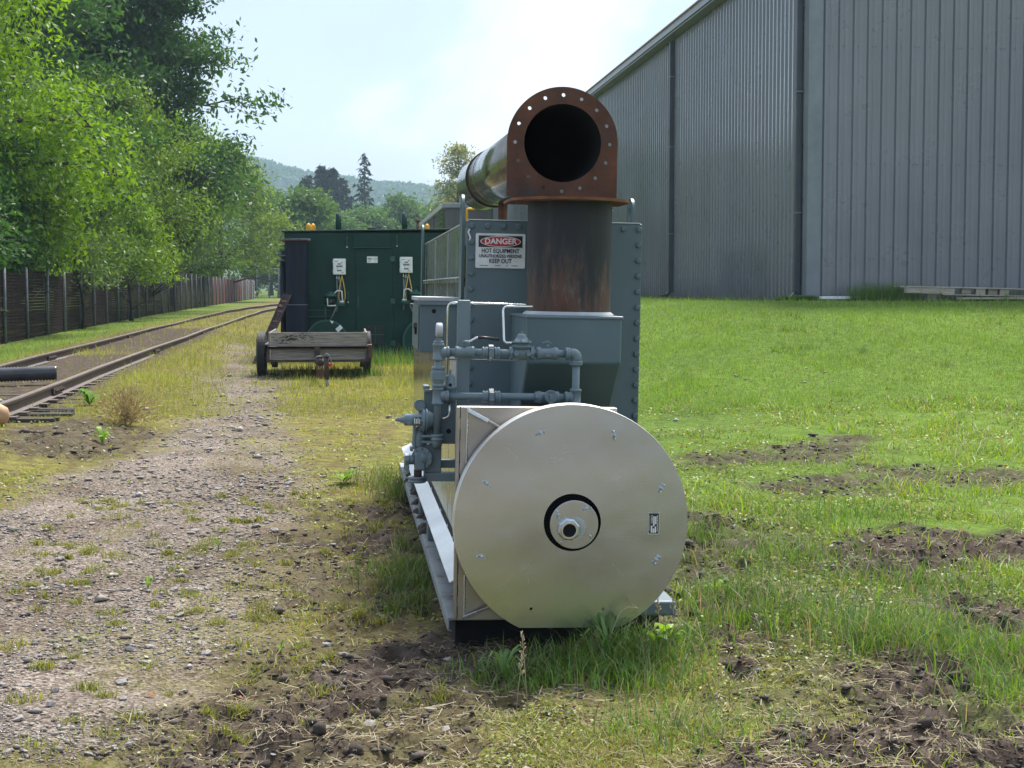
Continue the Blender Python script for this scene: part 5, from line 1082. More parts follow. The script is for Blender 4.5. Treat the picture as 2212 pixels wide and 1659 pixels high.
tree('willow_tree', (-9.3, 61), 'drooping olive-green tree standing in front of the tallest dark tree', GT, seed=5, H=9.3, CR=3.9, base=1.6, n_leaf=34000, leaf=.18, c_lo=OL_LO, c_hi=OL_HI, droop=.9, limbs=22, subs=6, spread=.45)
tree('hawthorn_bush', (-9.0, 50), 'dense mid-green bushy tree leaning over the middle of the fence', GT, seed=6, H=7.4, CR=3.1, base=1.2, n_leaf=26000, leaf=.16, c_lo=MD_LO, c_hi=MD_HI, droop=.5, limbs=18, subs=6, spread=.4)
tree('elder_bush', (-9.5, 40.5), 'shady dark green bush hanging over the nearest fence panels', GT, seed=7, H=5.2, CR=3.0, base=1.0, n_leaf=24000, leaf=.17, c_lo=DK_LO, c_hi=(.07, .17, .03), droop=.5, limbs=16, subs=6, spread=.4)
tree('elder_bush', (-8.9, 34.5), 'dark leafy bush spilling over the fence at the left edge', GT, seed=17, H=4.2, CR=2.0, base=.6, n_leaf=14000, leaf=.16, c_lo=DK_LO, c_hi=(.07, .17, .03), droop=.5, limbs=12, subs=6, spread=.36)
tree('vine_bush', (-7.7, 46.6), 'thin pale-leaved creeper hanging down over the fence', GT, seed=8, H=2.9, CR=1.25, base=.6, n_leaf=3600, leaf=.13, c_lo=MD_LO, c_hi=(.22, .32, .10), droop=.8, limbs=10, subs=4, spread=.22, trunk_r=.04)
tree('vine_bush', (-7.5, 55.5), 'yellow-green creeper tumbling over the fence near the bare twigs', GT, seed=9, H=4.2, CR=1.7, base=.5, n_leaf=9000, leaf=.15, c_lo=OL_LO, c_hi=LT_HI, droop=.9, limbs=12, subs=5, spread=.3, trunk_r=.05)
tree('ash_tree', (-9.6, 88), 'mid-green tree further down the fence behind the drooping olive tree', GT, seed=10, H=10.5, CR=4.6, base=1.8, n_leaf=24000, leaf=.26, c_lo=MD_LO, c_hi=MD_HI, droop=.5, limbs=20, subs=6, spread=.55)
tree('ash_tree', (-8.7, 110), 'yellow-green tree at the far end of the fence', GT, seed=11, H=11.0, CR=4.9, base=1.2, n_leaf=22000, leaf=.32, c_lo=OL_LO, c_hi=(.2, .29, .05), droop=.6, limbs=20, subs=6, spread=.6)
tree('ash_tree', (-6.2, 150), 'dark green tree behind the chain-link gate', GT, seed=12, H=9.0, CR=4.6, base=.8, n_leaf=14000, leaf=.42, c_lo=DK_LO, c_hi=DK_HI, droop=.4, limbs=18, subs=5, spread=.7)
# bare twigs above the fence
tw = empty('dead_bush', (-8.1, 64, gz(-8.1, 64)), 'leafless grey-brown twigs sticking up above the fence', 'bush'); m = MB(); q = random.Random(5)
for k in range(16):
    a = q.uniform(0, 2*PI); L = q.uniform(1.6, 3.6); p = Vector((0, 0, .6)); d = Vector((math.cos(a)*.7 + .25, math.sin(a)*.5, q.uniform(.5, 1.1))).normalized(); e1 = p + d*L*.5; e2 = p + d*L + Vector((0, 0, .3)); m.tube([p, e1, e2], [.03, .018, .006], 4)
    for s in range(3): f = e1.lerp(e2, q.uniform(0, .7)); m.tube([f, f + Vector((q.uniform(-.5, .5), q.uniform(-.5, .5), q.uniform(.1, .6)))], [.01, .004], 3)
m.build('branch', M['bark'], tw)
# middle-distance trees behind the container
GM = 'trees beyond the green container'
mid = [((-3.9, 152), 10.2, 3.9, MD_LO, MD_HI, 'round mid-green tree left of the container roof'), ((-.6, 188), 9.6, 4.0, MD_LO, (.10, .2, .04), 'low bushy tree under the leftmost conifers'), ((3.1, 196), 10.5, 4.6, (.05, .12, .03), (.12, .22, .05), 'broad tree under the tallest conifer'), ((7.6, 205), 12.5, 4.6, (.05, .115, .03), (.12, .21, .05), 'bushy tree right of the tallest conifer'), ((11.4, 225), 12.0, 4.4, MD_LO, (.13, .23, .05), 'pale green tree just left of the brown-grey building'),
       ((14.2, 190), 13.2, 4.2, MD_LO, MD_HI, 'green tree rising behind the brown-grey building'), ((10.7, 148), 14.4, 2.4, (.13, .16, .04), (.3, .3, .10), 'tall thin pale-leaved tree behind the end of the folded stack pipe'), ((-8.5, 180), 12.0, 5.0, MD_LO, MD_HI, 'broad tree at the bend of the track'), ((-3.0, 215), 11.5, 4.4, (.05, .12, .03), (.12, .22, .05), 'bushy tree between the track bend and the conifers')]
for i, (p, H, CRr, lo, hi, lab) in enumerate(mid):
    tree('broadleaf_tree', p, lab, GM, seed=30+i, H=H, CR=CRr, base=.8 if i != 6 else 5, n_leaf=9000 if i != 6 else 4200, leaf=.55 if i != 6 else .34, c_lo=lo, c_hi=hi, droop=.35, limbs=18, subs=5, spread=.7 if i != 6 else .45)
# conifers
def conifer(loc, H, CRr, seed, label, sparse=0.0):
    rng = np.random.default_rng(seed); rd = random.Random(seed); t = empty('conifer_tree', (loc[0], loc[1], gz(*loc)), label, 'tree', 'conifers in front of the hill')
    mb = MB().tube([(0, 0, 0), (.1, 0, H*.5), (0, .05, H)], [H*.018, H*.011, .03], 7); Cs, Us, Ws, cs = [], [], [], []
    n = int(H * 5)
    for i in range(n):
        f = i / n; h = H*(.06 + .94*f); r = CRr * 1.12 * (1-f)**.68 * rd.uniform(.7, 1.1) + .4
        if f > 1 - sparse: r *= rd.uniform(.5, .9)
        a = i * 2.39996 + rd.uniform(-.3, .3); d = Vector((math.cos(a), math.sin(a), 0)); tip = d*r + Vector((0, 0, -.22*r + .2*f)); mb.tube([(0, 0, h), tuple(Vector((0, 0, h)) + tip*.6), tuple(Vector((0, 0, h)) + tip)], [.05, .03, .01], 3)
        k = int((60 if f < 1 - sparse else 14) * (r / CRr + .3)); w = rng.uniform(.15, 1, k)[:, None]; base = np.array([[0, 0, h]]) + w * np.array([list(tip)]); sdv = np.array([[-d.y, d.x, 0]])
        Cs.append(base + sdv * rng.normal(0, .22*r + .08, (k, 1)) * (1.1 - w) + rng.normal(0, .12, (k, 3))); Us.append(unit(np.array([list(d)]) * .7 + sdv * rng.normal(0, .6, (k, 1)) + np.array([[0, 0, -.5]]) + rng.normal(0, .2, (k, 3))) * rng.uniform(.35, .7, (k, 1))); Ws.append(unit(rng.normal(0, 1, (k, 3))) * .2); tt = rng.uniform(0, 1, (k, 1)); cs.append(np.array([[.014, .03, .02]])*(1-tt) + np.array([[.035, .06, .036]])*tt)
    V, F, cc = quads_from(np.concatenate(Cs), np.concatenate(Us), np.concatenate(Ws), np.concatenate(cs)); mb.build('trunk', M['bark'], t); link('crown', np_mesh('crown', V, F4=F, mat=M['farleaf'], colors=cc), t)
conifer((-6.0, 250), 18.6, 4.6, 1, 'leftmost dark conifer in front of the hill'); conifer((-3.6, 254), 20.5, 4.2, 2, 'second dark conifer from the left, twin-topped with its neighbour'); conifer((-1.9, 252), 20.0, 3.6, 6, 'third dark conifer from the left, close beside its twin')
conifer((-.6+.3, 250), 18.2, 4.8, 3, 'fourth dark conifer from the left with a rounded top'); conifer((3.2, 250), 22.0, 4.6, 4, 'tallest dark conifer with a thin spiky top', .42); conifer((-4.9, 262), 17, 4.5, 5, 'short dark conifer half hidden behind the leftmost ones')
# ivy on the annex corner
iv = empty('ivy', (6.42, 99.0, .9), 'green ivy climbing the corner of the brown-grey building', 'plant'); rng = np.random.default_rng(3)
P = np.stack([rng.uniform(-.12, .05, 900), rng.uniform(0, 3.2, 900), rng.uniform(0, 5.6, 900)], 1); C, U, W, col = leaf_cloud(rng, P, np.tile([[-1., 0, 0]], (900, 1)), 3, .1, .26, .5, MD_LO, MD_HI); V, F, cc = quads_from(C, U, W, col); link('foliage', np_mesh('foliage', V, F4=F, mat=M['leaf'], colors=cc), iv); MB().tube([(-.05, 1.5, 0), (-.05, 1.6, 3), (-.05, 1.2, 5.4)], [.06, .04, .02], 5).build('stem', M['bark'], iv)
# ================================================================== wooded hill far behind
def ridge(x): return np.interp(x, [-890, -400, -200, -78, -55, -33, -10, 22, 43, 69, 150, 400, 890], [100, 125, 112, 98, 93, 87, 83, 79, 78, 75, 66, 70, 60])
def hillz(x, y): t = S(y, 700, 1180); return (ridge(x) - 9) * t * (1 - .5*S(y, 1220, 1400)) + 1.0
hx = np.linspace(-890, 890, 121); hy = np.linspace(560, 1400, 41); HX, HY = np.meshgrid(hx, hy); HZ = hillz(HX.ravel(), HY.ravel()) - 3 + 4*fbm(HX.ravel()*.02, HY.ravel()*.02, 3, 5); ii = (np.arange(40)[:, None]*121 + np.arange(120)[None]).ravel()
hill = tag(link('hill', np_mesh('hill', np.stack([HX.ravel(), HY.ravel(), HZ], 1), F4=np.stack([ii, ii+1, ii+122, ii+121], 1), mat=flat('hillside_undergrowth', (.035, .07, .025), .95, scale=.05), smooth=True)), kind='structure')
rng = np.random.default_rng(9); n = 1500
fx = np.concatenate([rng.uniform(-190, 210, 1500), rng.uniform(-115, 115, 420)]); fy = np.concatenate([rng.uniform(880, 1195, 1500), rng.uniform(1150, 1195, 420)])
Cs, Us, Ws, cs = [], [], [], []
for x, y in zip(fx, fy):
    h = rng.uniform(8, 14); r = rng.uniform(4.5, 7.5); k = 46; d = unit(rng.normal(0, 1, (k, 3))); d[:, 2] = np.abs(d[:, 2])*1.0 - .25; zc = float(hillz(x, y)); c = np.array([[x, y, zc + h*.45]]) + d * np.array([[r, r, h*.55]]) * rng.uniform(.75, 1.05, (k, 1)); Cs.append(c)
    Us.append(unit(rng.normal(0, 1, (k, 3))) * rng.uniform(1.1, 1.9, (k, 1))); Ws.append(unit(rng.normal(0, 1, (k, 3))) * rng.uniform(.7, 1.3, (k, 1))); tt = rng.uniform(0, 1, (k, 1)); g0 = np.array([[.035, .085, .022]]) * rng.uniform(.75, 1.3); cs.append(g0*(1-tt) + g0*2.2*tt)
V, F, cc = quads_from(np.concatenate(Cs), np.concatenate(Us), np.concatenate(Ws), np.concatenate(cs)); forest = tag(link('hillside_forest', np_mesh('hillside_forest', V, F4=F, mat=M['farleaf'], colors=cc)), 'hazy green forest covering the far hill', 'forest', kind='stuff')

# ================================================================== grass, weeds, straw, gravel
def cam_ground(n, v0, v1, seed, u0=-260, u1=2470):
    """random ground points, denser near the camera's part of the yard (level of detail only)"""
    rng = np.random.default_rng(seed); a = (rng.uniform(u0, u1, n) - 1106) / 3322; hgt = (rng.uniform(v0, v1, n) - 622) / 3322
    best = np.full(n, -1.0); tt = math.tan(R(YAW)); st = np.geomspace(3.6, 90, 150); prev = None
    for y in st:                                   # march to the first point where the sight line meets the ground
        f = 1.55 - hgt*y - ground0((tt + a*(1 + tt*tt)/(1 - a*tt*0))*y, np.full(n, y))
        if prev is not None:
            hit = (best < 0) & (f <= 0); w_ = prev[hit] / (prev[hit] - f[hit] + 1e-9); best[hit] = yp + (y - yp)*w_
        prev, yp = f, y
    ok = best > 0; Y = best[ok]; return (tt + a[ok]*(1 + tt*tt))*Y, Y, rng
def blades(X, Y, rng, h, w, lean, c_lo, c_hi, tip_dry=.0, segs=2, cl=None):
    n = len(X); Z = ground(X, Y) - .004; az = rng.uniform(0, 2*PI, n); L = lean * rng.uniform(.2, 1.3, n) * h; dx, dy = np.cos(az)*L, np.sin(az)*L
    wa = az + PI/2 + rng.normal(0, .5, n); wx, wy = np.cos(wa)*w*.5, np.sin(wa)*w*.5; B = np.stack([X, Y, Z], 1); Wv = np.stack([wx, wy, np.zeros(n)], 1); tip = B + np.stack([dx, dy, h * np.clip(1 - .35*lean*rng.uniform(0, 1, n), .2, 1)], 1)
    t = np.clip(rng.beta(2, 2, n) if cl is None else rng.beta(2, 2, n)*.55 + cl*.45, 0, 1)[:, None]; col = np.asarray(c_lo)[None]*(1-t) + np.asarray(c_hi)[None]*t; col = col * rng.uniform(.8, 1.2, (n, 1)); dry = rng.uniform(0, 1, n) < tip_dry; col[dry] = np.array([.34, .28, .13]) * rng.uniform(.6, 1.1, (dry.sum(), 1))
    if segs == 1:
        V = np.stack([B - Wv, B + Wv, tip], 1); b = np.arange(n)*3; return V.reshape(-1, 3), np.stack([b, b+1, b+2], 1), np.repeat(col, 3, 0)
    mid_ = B*.5 + tip*.5 + np.stack([-dx*.18, -dy*.18, h*.13], 1)
    V = np.stack([B - Wv, B + Wv, mid_ + Wv*.8, mid_ - Wv*.8, tip], 1); b = np.arange(n)*5
    F = np.concatenate([np.stack([b, b+1, b+2], 1), np.stack([b, b+2, b+3], 1), np.stack([b+3, b+2, b+4], 1)]); return V.reshape(-1, 3), F, np.repeat(col, 5, 0)
def join(parts):
    Vs, Fs, Cs_ = [], [], []; o = 0
    for V, F, C in parts: Vs.append(V); Fs.append(F + o); Cs_.append(C); o += len(V)
    return np.concatenate(Vs), np.concatenate(Fs), np.concatenate(Cs_)
def under(X, Y): return (X > .43) & (X < 1.47) & (Y > 6.62) & (Y < 12.4)
GR_LO, GR_HI = (.075, .14, .018), (.24, .37, .045); YL_LO, YL_HI = (.15, .175, .028), (.36, .41, .055)
parts = []
# near yard and weeds
X, Y, rng = cam_ground(190000, 870, 1760, 5); g, m_ = masks(X, Y); lu = lushf(X, Y)
tuft = fbm(X*3.2, Y*2.4, 4, 91); patch = fbm(X*1.1, Y*.8, 3, 95)
def sparse(X, Y): return 1 - .72*(1 - S(X + .25*(fbm(X, Y, 3, 14) - .5), .25, .55))*(1 - S(Y, 8.5, 11.5))
prob = sparse(X, Y)*np.clip((1-.97*g)*(1-.93*m_), 0, 1) * np.where(lu > .5, S(tuft, .30, .52), S(tuft, .34, .56)*.85)
keep = (rng.uniform(0, 1, len(X)) < prob) & ~under(X, Y); X, Y, lu, tuft, patch = X[keep], Y[keep], lu[keep], tuft[keep], patch[keep]
hh = (.014 + .035*S(tuft, .45, .72) + .05*S(patch, .5, .74)*lu) * rng.uniform(.4, 1.7, len(X)) * (.7 + .4*lu)
k = lu > .45
for sel, lo, hi, dry in ((k, GR_LO, GR_HI, .16), (~k, YL_LO, YL_HI, .2)):
    parts.append(blades(X[sel], Y[sel], rng, hh[sel], .0042 + .0009*np.clip(Y[sel]-5, 0, 12)*.6, 1.25, lo, hi, dry, 2, cl=S(patch[sel], .35, .65)))
# tall tufts by the drum, skid and right yard
def tufts(spots, seed, lo, hi, hmul=1.0):
    rng = np.random.default_rng(seed)
    for (x, y, r, n, h) in spots:
        xx = rng.normal(x, r, n); yy = rng.normal(y, r, n); s = ~under(xx, yy) | (yy < 6.75); xx, yy = xx[s], yy[s]
        parts.append(blades(xx, yy, rng, h*hmul*rng.uniform(.45, 1.25, len(xx)), .0048, .95, lo, hi, .12, 2))
tufts([(1.12, 6.22, .10, 420, .17), (.98, 6.12, .12, 420, .15), (1.32, 6.25, .10, 320, .15), (1.45, 6.5, .08, 200, .12), (.80, 6.05, .12, 220, .12), (1.15, 5.9, .15, 500, .12), (.62, 6.0, .12, 200, .10), (1.9, 7.4, .16, 420, .15), (2.0, 6.9, .2, 520, .15), (2.25, 6.35, .14, 420, .18), (2.45, 6.6, .2, 500, .17), (2.65, 6.1, .14, 360, .17), (2.05, 9.2, .14, 300, .17), (2.5, 8.5, .2, 420, .14), (2.6, 5.6, .16, 420, .15), (1.75, 6.9, .15, 300, .12), (1.15, 5.2, .2, 520, .09), (3.2, 9.9, .3, 500, .14), (2.9, 7.7, .3, 600, .14)], 3, (.05, .12, .018), (.17, .29, .045))
tufts([(.30, 7.9, .09, 300, .14), (.33, 8.3, .08, 260, .15), (.28, 7.4, .1, 260, .11), (.36, 9.0, .05, 160, .13), (.2, 8.2, .12, 200, .1), (.38, 11.2, .1, 200, .2), (.3, 11.9, .15, 250, .2)], 4, (.05, .10, .02), (.16, .24, .045))
rgt = random.Random(12); sp_ = []
for k in range(210):
    x = rgt.uniform(-1.9, .35); y = rgt.uniform(5.0, 11.5)
    if abs(x + .3) / y > .27 and x < -.36*y: continue
    sp_.append((x, y, rgt.uniform(.012, .05), rgt.randint(22, 90), rgt.uniform(.022, .055)))
tufts(sp_, 6, (.12, .14, .025), (.30, .33, .055))
sp_ = [(.9*rgt.uniform(-1.2, 2.7) + .6, 29.3 + rgt.uniform(-.3, .2), .25, 130, .35) for k in range(12)] + [(11.0 + rgt.uniform(-.7, .5), 30.4, .22, 150, .42) for k in range(7)] + [(11.9 + rgt.uniform(-.4, 1.6), 30.0, .3, 90, .26) for k in range(8)] + [(rgt.uniform(9.4, 17), 30.75, .2, 60, .10) for k in range(26)] + [(9.3, rgt.uniform(31, 62), .22, 60, .12) for k in range(34)] + [(-1.3, 24.9, .15, 120, .13), (.3, 24.6, .2, 220, .2), (.75, 27.2, .4, 300, .3), (1.3, 28, .5, 300, .35)]
rng = np.random.default_rng(8)
for (x, y, r, n, h) in sp_:
    xx, yy = rng.normal(x, r, n), np.minimum(rng.normal(y, r*.6, n), 30.85 if x > 5 else 60); s = ~((xx > CXL) & (xx < CXR) & (yy > CY0 - .05) & (yy < CY0+2.7)); xx, yy = xx[s], yy[s]
    parts.append(blades(xx, yy, rng, h*rng.uniform(.4, 1.2, len(xx)), .014, .45, (.05, .13, .02), (.16, .28, .05), .05, 1))
# lawn and yard further back: short blades
X, Y, rng = cam_ground(150000, 640, 900, 15); g, m_ = masks(X, Y); lu = lushf(X, Y); tf = fbm(X*1.2, Y*.7, 4, 96)
keep = (rng.uniform(0, 1, len(X)) < np.clip((1-.9*g)*(1-.95*m_), 0, 1)) & (Y < 75) & (X > -7.6) & ~((X > 9.2) & (Y > 30.9)) & ~((X > CXL) & (X < CXR) & (Y > CY0-.1) & (Y < CY0+2.7)) & ~under(X, Y); X, Y, lu, tf = X[keep], Y[keep], lu[keep], tf[keep]
k = lu > .5; hh = np.where(k, .035, .05) * rng.uniform(.5, 1.4, len(X)) * (1 + .8*S(tf, .5, .7) + 1.8*S(fbm(X*2.3, Y*1.6, 3, 97), .66, .78)) * np.clip(Y/20, .7, 1.4); ww = .0075 * np.clip(Y/14, 1, 3)
parts.append(blades(X[k], Y[k], rng, hh[k], ww[k], .6, (.11, .19, .027), (.205, .335, .048), .05, 1, cl=.6*S(tf[k], .35, .65) + .4*S(fbm(X[k]*.25, Y[k]*.2, 3, 98), .35, .65))); k = ~k
parts.append(blades(X[k], Y[k], rng, hh[k], ww[k], .6, YL_LO, (.34, .38, .065), .12, 1, cl=S(tf[k], .35, .65)))
V, F, C = join(parts); tag(link('grass', np_mesh('grass', V, F3=F, mat=M['grass'], colors=C)), 'green and yellowish grass covering yard and lawn', 'grass', kind='stuff')
# low clover and chickweed carpet between the blades
X, Y, rng = cam_ground(120000, 890, 1760, 65); g, m_ = masks(X, Y); pt = fbm(X*2.0, Y*1.5, 4, 71); lu = lushf(X, Y)
keep = (rng.uniform(0, 1, len(X)) < sparse(X, Y)*(1-.95*g)*(1-.93*m_)*S(pt, .38, .58)) & ~under(X, Y); X, Y, pt, lu = X[keep], Y[keep], pt[keep], lu[keep]; n = len(X); sc2 = (.0085*rng.uniform(.5, 1.4, n)*np.clip(Y/6, .8, 2.2)**.7)[:, None]; hgt = rng.uniform(.003, .035, n)*(.4 + S(pt, .45, .7))
C = np.stack([X, Y, ground(X, Y) + hgt], 1); U = unit(rng.normal(0, 1, (n, 3))*np.array([1, 1, .45]))*sc2; W = unit(np.cross(U, rng.normal(0, .35, (n, 3)) + np.array([0, 0, 1])))*sc2*.6; t = np.clip(rng.beta(2, 2, n)*.6 + .4*fbm(X*.9, Y*.7, 3, 73), 0, 1)[:, None]
col = np.array([[.09, .12, .022]])*(1-t) + np.array([[.33, .37, .07]])*t; rd_ = rng.uniform(0, 1, n) < .07; col[rd_] = np.array([.26, .14, .05]); V, F, cc = quads_from(C, U, W, col*rng.uniform(.8, 1.2, (n, 1))); tag(link('ground_cover', np_mesh('ground_cover', V, F4=F, mat=M['grass'], colors=cc)), 'low clover and chickweed between the grass', 'weeds', kind='stuff')
# dry straw and dead stems lying on the bare soil
X, Y, rng = cam_ground(60000, 900, 1740, 25); g, m_ = masks(X, Y); near = S(fbm(X*1.5, Y*1.5, 3, 33), .45, .65)
keep = rng.uniform(0, 1, len(X)) < (m_ * .35 + .25*near*(1-g)*(Y < 9)); X, Y = X[keep], Y[keep]; n = len(X); Z = ground(X, Y) + rng.uniform(.002, .02, n); az = rng.uniform(0, 2*PI, n); L = rng.uniform(.015, .09, n)
D = np.stack([np.cos(az)*L, np.sin(az)*L, rng.normal(0, .012, n)], 1); Wv = np.stack([-np.sin(az), np.cos(az), rng.normal(0, .3, n)], 1)*.0013; P = np.stack([X, Y, Z], 1); t = rng.uniform(0, 1, (n, 1)); col = np.array([[.13, .10, .055]])*(1-t) + np.array([[.36, .30, .17]])*t
V = np.stack([P-D*.5-Wv, P-D*.5+Wv, P+D*.5+Wv, P+D*.5-Wv], 1).reshape(-1, 3); b = np.arange(n)*4; tag(link('straw', np_mesh('straw', V, F4=np.stack([b, b+1, b+2, b+3], 1), mat=M['straw'], colors=np.repeat(col, 4, 0))), 'dry straw scattered over the churned soil', 'straw', kind='stuff')
# gravel chips
def stone_verts(rng, n):
    o = np.array([[1,0,0],[-1,0,0],[0,1,0],[0,-1,0],[0,0,1],[0,0,-1]], float); v = o[None]*rng.uniform(.55, 1.15, (n, 6, 1)) + rng.normal(0, .16, (n, 6, 3)); a = rng.uniform(0, 2*PI, n); c, s = np.cos(a), np.sin(a); x = v[:, :, 0]*c[:, None] - v[:, :, 1]*s[:, None]; y = v[:, :, 0]*s[:, None] + v[:, :, 1]*c[:, None]; return np.stack([x, y*rng.uniform(.6, 1, (n, 1)), v[:, :, 2]*rng.uniform(.25, .6, (n, 1))], 2)
X, Y, rng = cam_ground(105000, 800, 1720, 35, -200, 1900); g, m_ = masks(X, Y); keep = rng.uniform(0, 1, len(X)) < np.clip(g*.9 + .05*(1-g) + .05*m_, 0, 1) * S(fbm(X*1.4, Y*1.0, 3, 44), .25, .6); X, Y = X[keep], Y[keep]; n = len(X)
s = np.exp(rng.normal(math.log(.0066), .5, n)) * np.clip(Y/7, .85, 2.2); V = stone_verts(rng, n)*s[:, None, None] + np.stack([X, Y, ground(X, Y) + s*.25], 1)[:, None]; oc = np.array([[0,2,4],[2,1,4],[1,3,4],[3,0,4],[2,0,5],[1,2,5],[3,1,5],[0,3,5]]); F = (oc[None] + (np.arange(n)*6)[:, None, None]).reshape(-1, 3)
t = rng.beta(2, 2.2, (n, 1)); hue = rng.uniform(0, 1, (n, 1)); col = (np.array([[.11, .094, .082]])*(1-t) + np.array([[.46, .415, .375]])*t) * (1 + (hue-.5)*np.array([[.16, .02, -.12]]))
def chip_mat():
    m, n_, o = new_mat('gravel_chips'); b = n_.nodes.new('ShaderNodeBsdfPrincipled'); a = n_.nodes.new('ShaderNodeVertexColor'); a.layer_name = 'Col'; n_.links.new(a.outputs[0], b.inputs['Base Color']); b.inputs['Roughness'].default_value = .85; n_.links.new(b.outputs[0], o.inputs[0]); return m
M['chips'] = chip_mat(); tag(link('gravel', np_mesh('gravel', V.reshape(-1, 3), F3=F, mat=M['chips'], colors=np.repeat(col, 6, 0))), 'pinkish grey gravel chips over the drive', 'gravel', kind='stuff')
# mud crumbs on the churned soil
X, Y, rng = cam_ground(70000, 900, 1740, 45); g, m_ = masks(X, Y); keep = rng.uniform(0, 1, len(X)) < m_*.6; X, Y = X[keep], Y[keep]; n = len(X); s = np.exp(rng.normal(math.log(.0075), .6, n)) * np.clip(Y/7, .9, 1.8); V = stone_verts(rng, n)*s[:, None, None] + np.stack([X, Y, ground(X, Y) + s*.15], 1)[:, None]; F = (oc[None] + (np.arange(n)*6)[:, None, None]).reshape(-1, 3); t = rng.uniform(0, 1, (n, 1)); col = np.array([[.03, .022, .018]])*(1-t) + np.array([[.10, .078, .064]])*t
tag(link('mud_crumbs', np_mesh('mud_crumbs', V.reshape(-1, 3), F3=F, mat=M['chips'], colors=np.repeat(col, 6, 0))), 'dark crumbs of churned mud', 'mud', kind='stuff')
# larger stones and clods one can pick out
def rock_mesh(seed, mat, f0=.3, f1=.5):
    bm = bmesh.new(); bmesh.ops.create_icosphere(bm, subdivisions=1, radius=1); rd = random.Random(seed); fl = rd.uniform(f0, f1)
    for v in bm.verts: v.co *= rd.uniform(.78, 1.14); v.co.z *= fl; v.co.y *= .8
    me = bpy.data.meshes.new('stone'); bm.to_mesh(me); bm.free(); me.materials.append(mat); me.polygons.foreach_set('use_smooth', [f0 > .4]*len(me.polygons)); return me
rocks = [rock_mesh(k, M['stone']) for k in range(5)] + [rock_mesh(k+9, M['stonedark']) for k in range(3)]; clods = [rock_mesh(k+20, M['clod'], .5, .85) for k in range(5)]
rd = random.Random(31); cnt = 0; cX, cY, rng = cam_ground(4000, 880, 1650, 55, 0, 2212); g, m_ = masks(cX, cY)
for x, y, a, b in zip(cX, cY, g, m_):
    if cnt >= 280: break
    if under(np.array([x]), np.array([y]))[0]: continue
    if a > .5 and rd.random() < .30: r = rd.uniform(.014, .036) * (y/7)**.5; me = rocks[rd.randrange(5)] if rd.random() < .85 else rocks[rd.randrange(5, 8)]; nm = 'stone'
    elif b > .6 and rd.random() < .28: r = rd.uniform(.012, .036); me = clods[rd.randrange(5)] if rd.random() < .85 else rocks[rd.randrange(5)]; nm = 'stone' if me in rocks else 'clod'
    else: continue
    link(nm, me, ground_ob, (x, y, gz(x, y) + r*.18), (rd.uniform(-.3, .3), rd.uniform(-.3, .3), rd.uniform(0, 6.28)), (r, r*rd.uniform(.7, 1), r*rd.uniform(.7, 1.2))); cnt += 1
# broad-leaved weeds
def weed(name, loc, label, n, L, w, up_, lo, hi, seed, group='weeds'):
    rng = np.random.default_rng(seed); t = empty(name, (loc[0], loc[1], gz(*loc)), label, 'plant', group)
    az = np.arange(n)*2.4 + rng.normal(0, .3, n); V, F, C = [], [], []; o = 0
    for k in range(n):
        d = np.array([math.cos(az[k]), math.sin(az[k]), 0]); s = np.array([-d[1], d[0], 0]); l = L*rng.uniform(.6, 1.2); ht = up_*l*rng.uniform(.6, 1.2); z0 = up_*L*.5*rng.uniform(0, 1)
        for q in range(5):
            f = q/4; p = d*l*f + np.array([0, 0, z0 + ht*math.sin(f*2.2)]); hw = w*L*math.sin(PI*min(1, f*.92 + .05)); V += [p - s*hw, p + s*hw]
        for q in range(4): F.append([o+q*2, o+q*2+1, o+q*2+3, o+q*2+2])
        tt = rng.uniform(0, 1); C += [np.array(lo)*(1-tt) + np.array(hi)*tt]*10; o += 10
    link('leaves', np_mesh('leaves', np.array(V), F4=np.array(F), mat=M['leaf'], colors=np.array(C)), t); MB().tube([(0, 0, -.01), (.003, 0, up_*L*.55)], [.004, .002], 5).build('stem', M['grassstem'], t)
M['grassstem'] = flat('green_stem', (.10, .17, .04), .6)
weed('dock_weed', (1.30, 6.32), 'broad-leaved weed just left of the skid end under the drum', 5, .10, .22, .9, (.10, .22, .03), (.2, .36, .05), 1)
weed('dock_weed', (1.36, 6.36), 'broad-leaved weed in front of the dark skid end', 6, .09, .2, 1.1, (.13, .25, .03), (.24, .4, .06), 2)
weed('goldenrod_weed', (.62, 6.05), 'slender-leaved weed arching below the left side of the drum', 12, .12, .07, .9, (.10, .19, .05), (.2, .32, .09), 3)
weed('goldenrod_weed', (1.07, 6.18), 'tall slender-leaved weed below the middle of the drum', 14, .13, .06, 1.2, (.08, .18, .04), (.17, .3, .07), 4)
weed('rosette_weed', (-.02, 11.9), 'bright green rosette weed on the grass left of the heater', 14, .17, .12, .4, (.11, .22, .03), (.21, .34, .05), 5)
weed('seedling_weed', (-.75, 9.1), 'little bright green seedling standing in the gravel', 7, .045, .16, 1.3, (.12, .24, .035), (.2, .34, .05), 6)
weed('seedling_weed', (-1.02, 8.0), 'small green seedling in the gravel further left', 7, .04, .16, 1.2, (.12, .23, .035), (.2, .33, .05), 7)
weed('seedling_weed', (-.28, 6.45), 'tiny seedling near the bottom of the gravel', 6, .032, .18, 1.2, (.12, .23, .035), (.2, .33, .05), 8)
weed('rosette_weed', (-2.95, 18.2), 'green leafy weed beside the near rail', 16, .18, .14, .7, (.07, .17, .03), (.14, .28, .05), 9)
weed('rosette_weed', (-2.35, 15.2), 'small bright weed in the dirt before the dry bush', 8, .12, .2, 1.0, (.15, .3, .04), (.24, .4, .06), 10)
weed('rosette_weed', (1.85, 7.55), 'bright leafy weed on the mud right of the skid', 8, .07, .17, 1.0, (.14, .28, .04), (.24, .4, .06), 11)
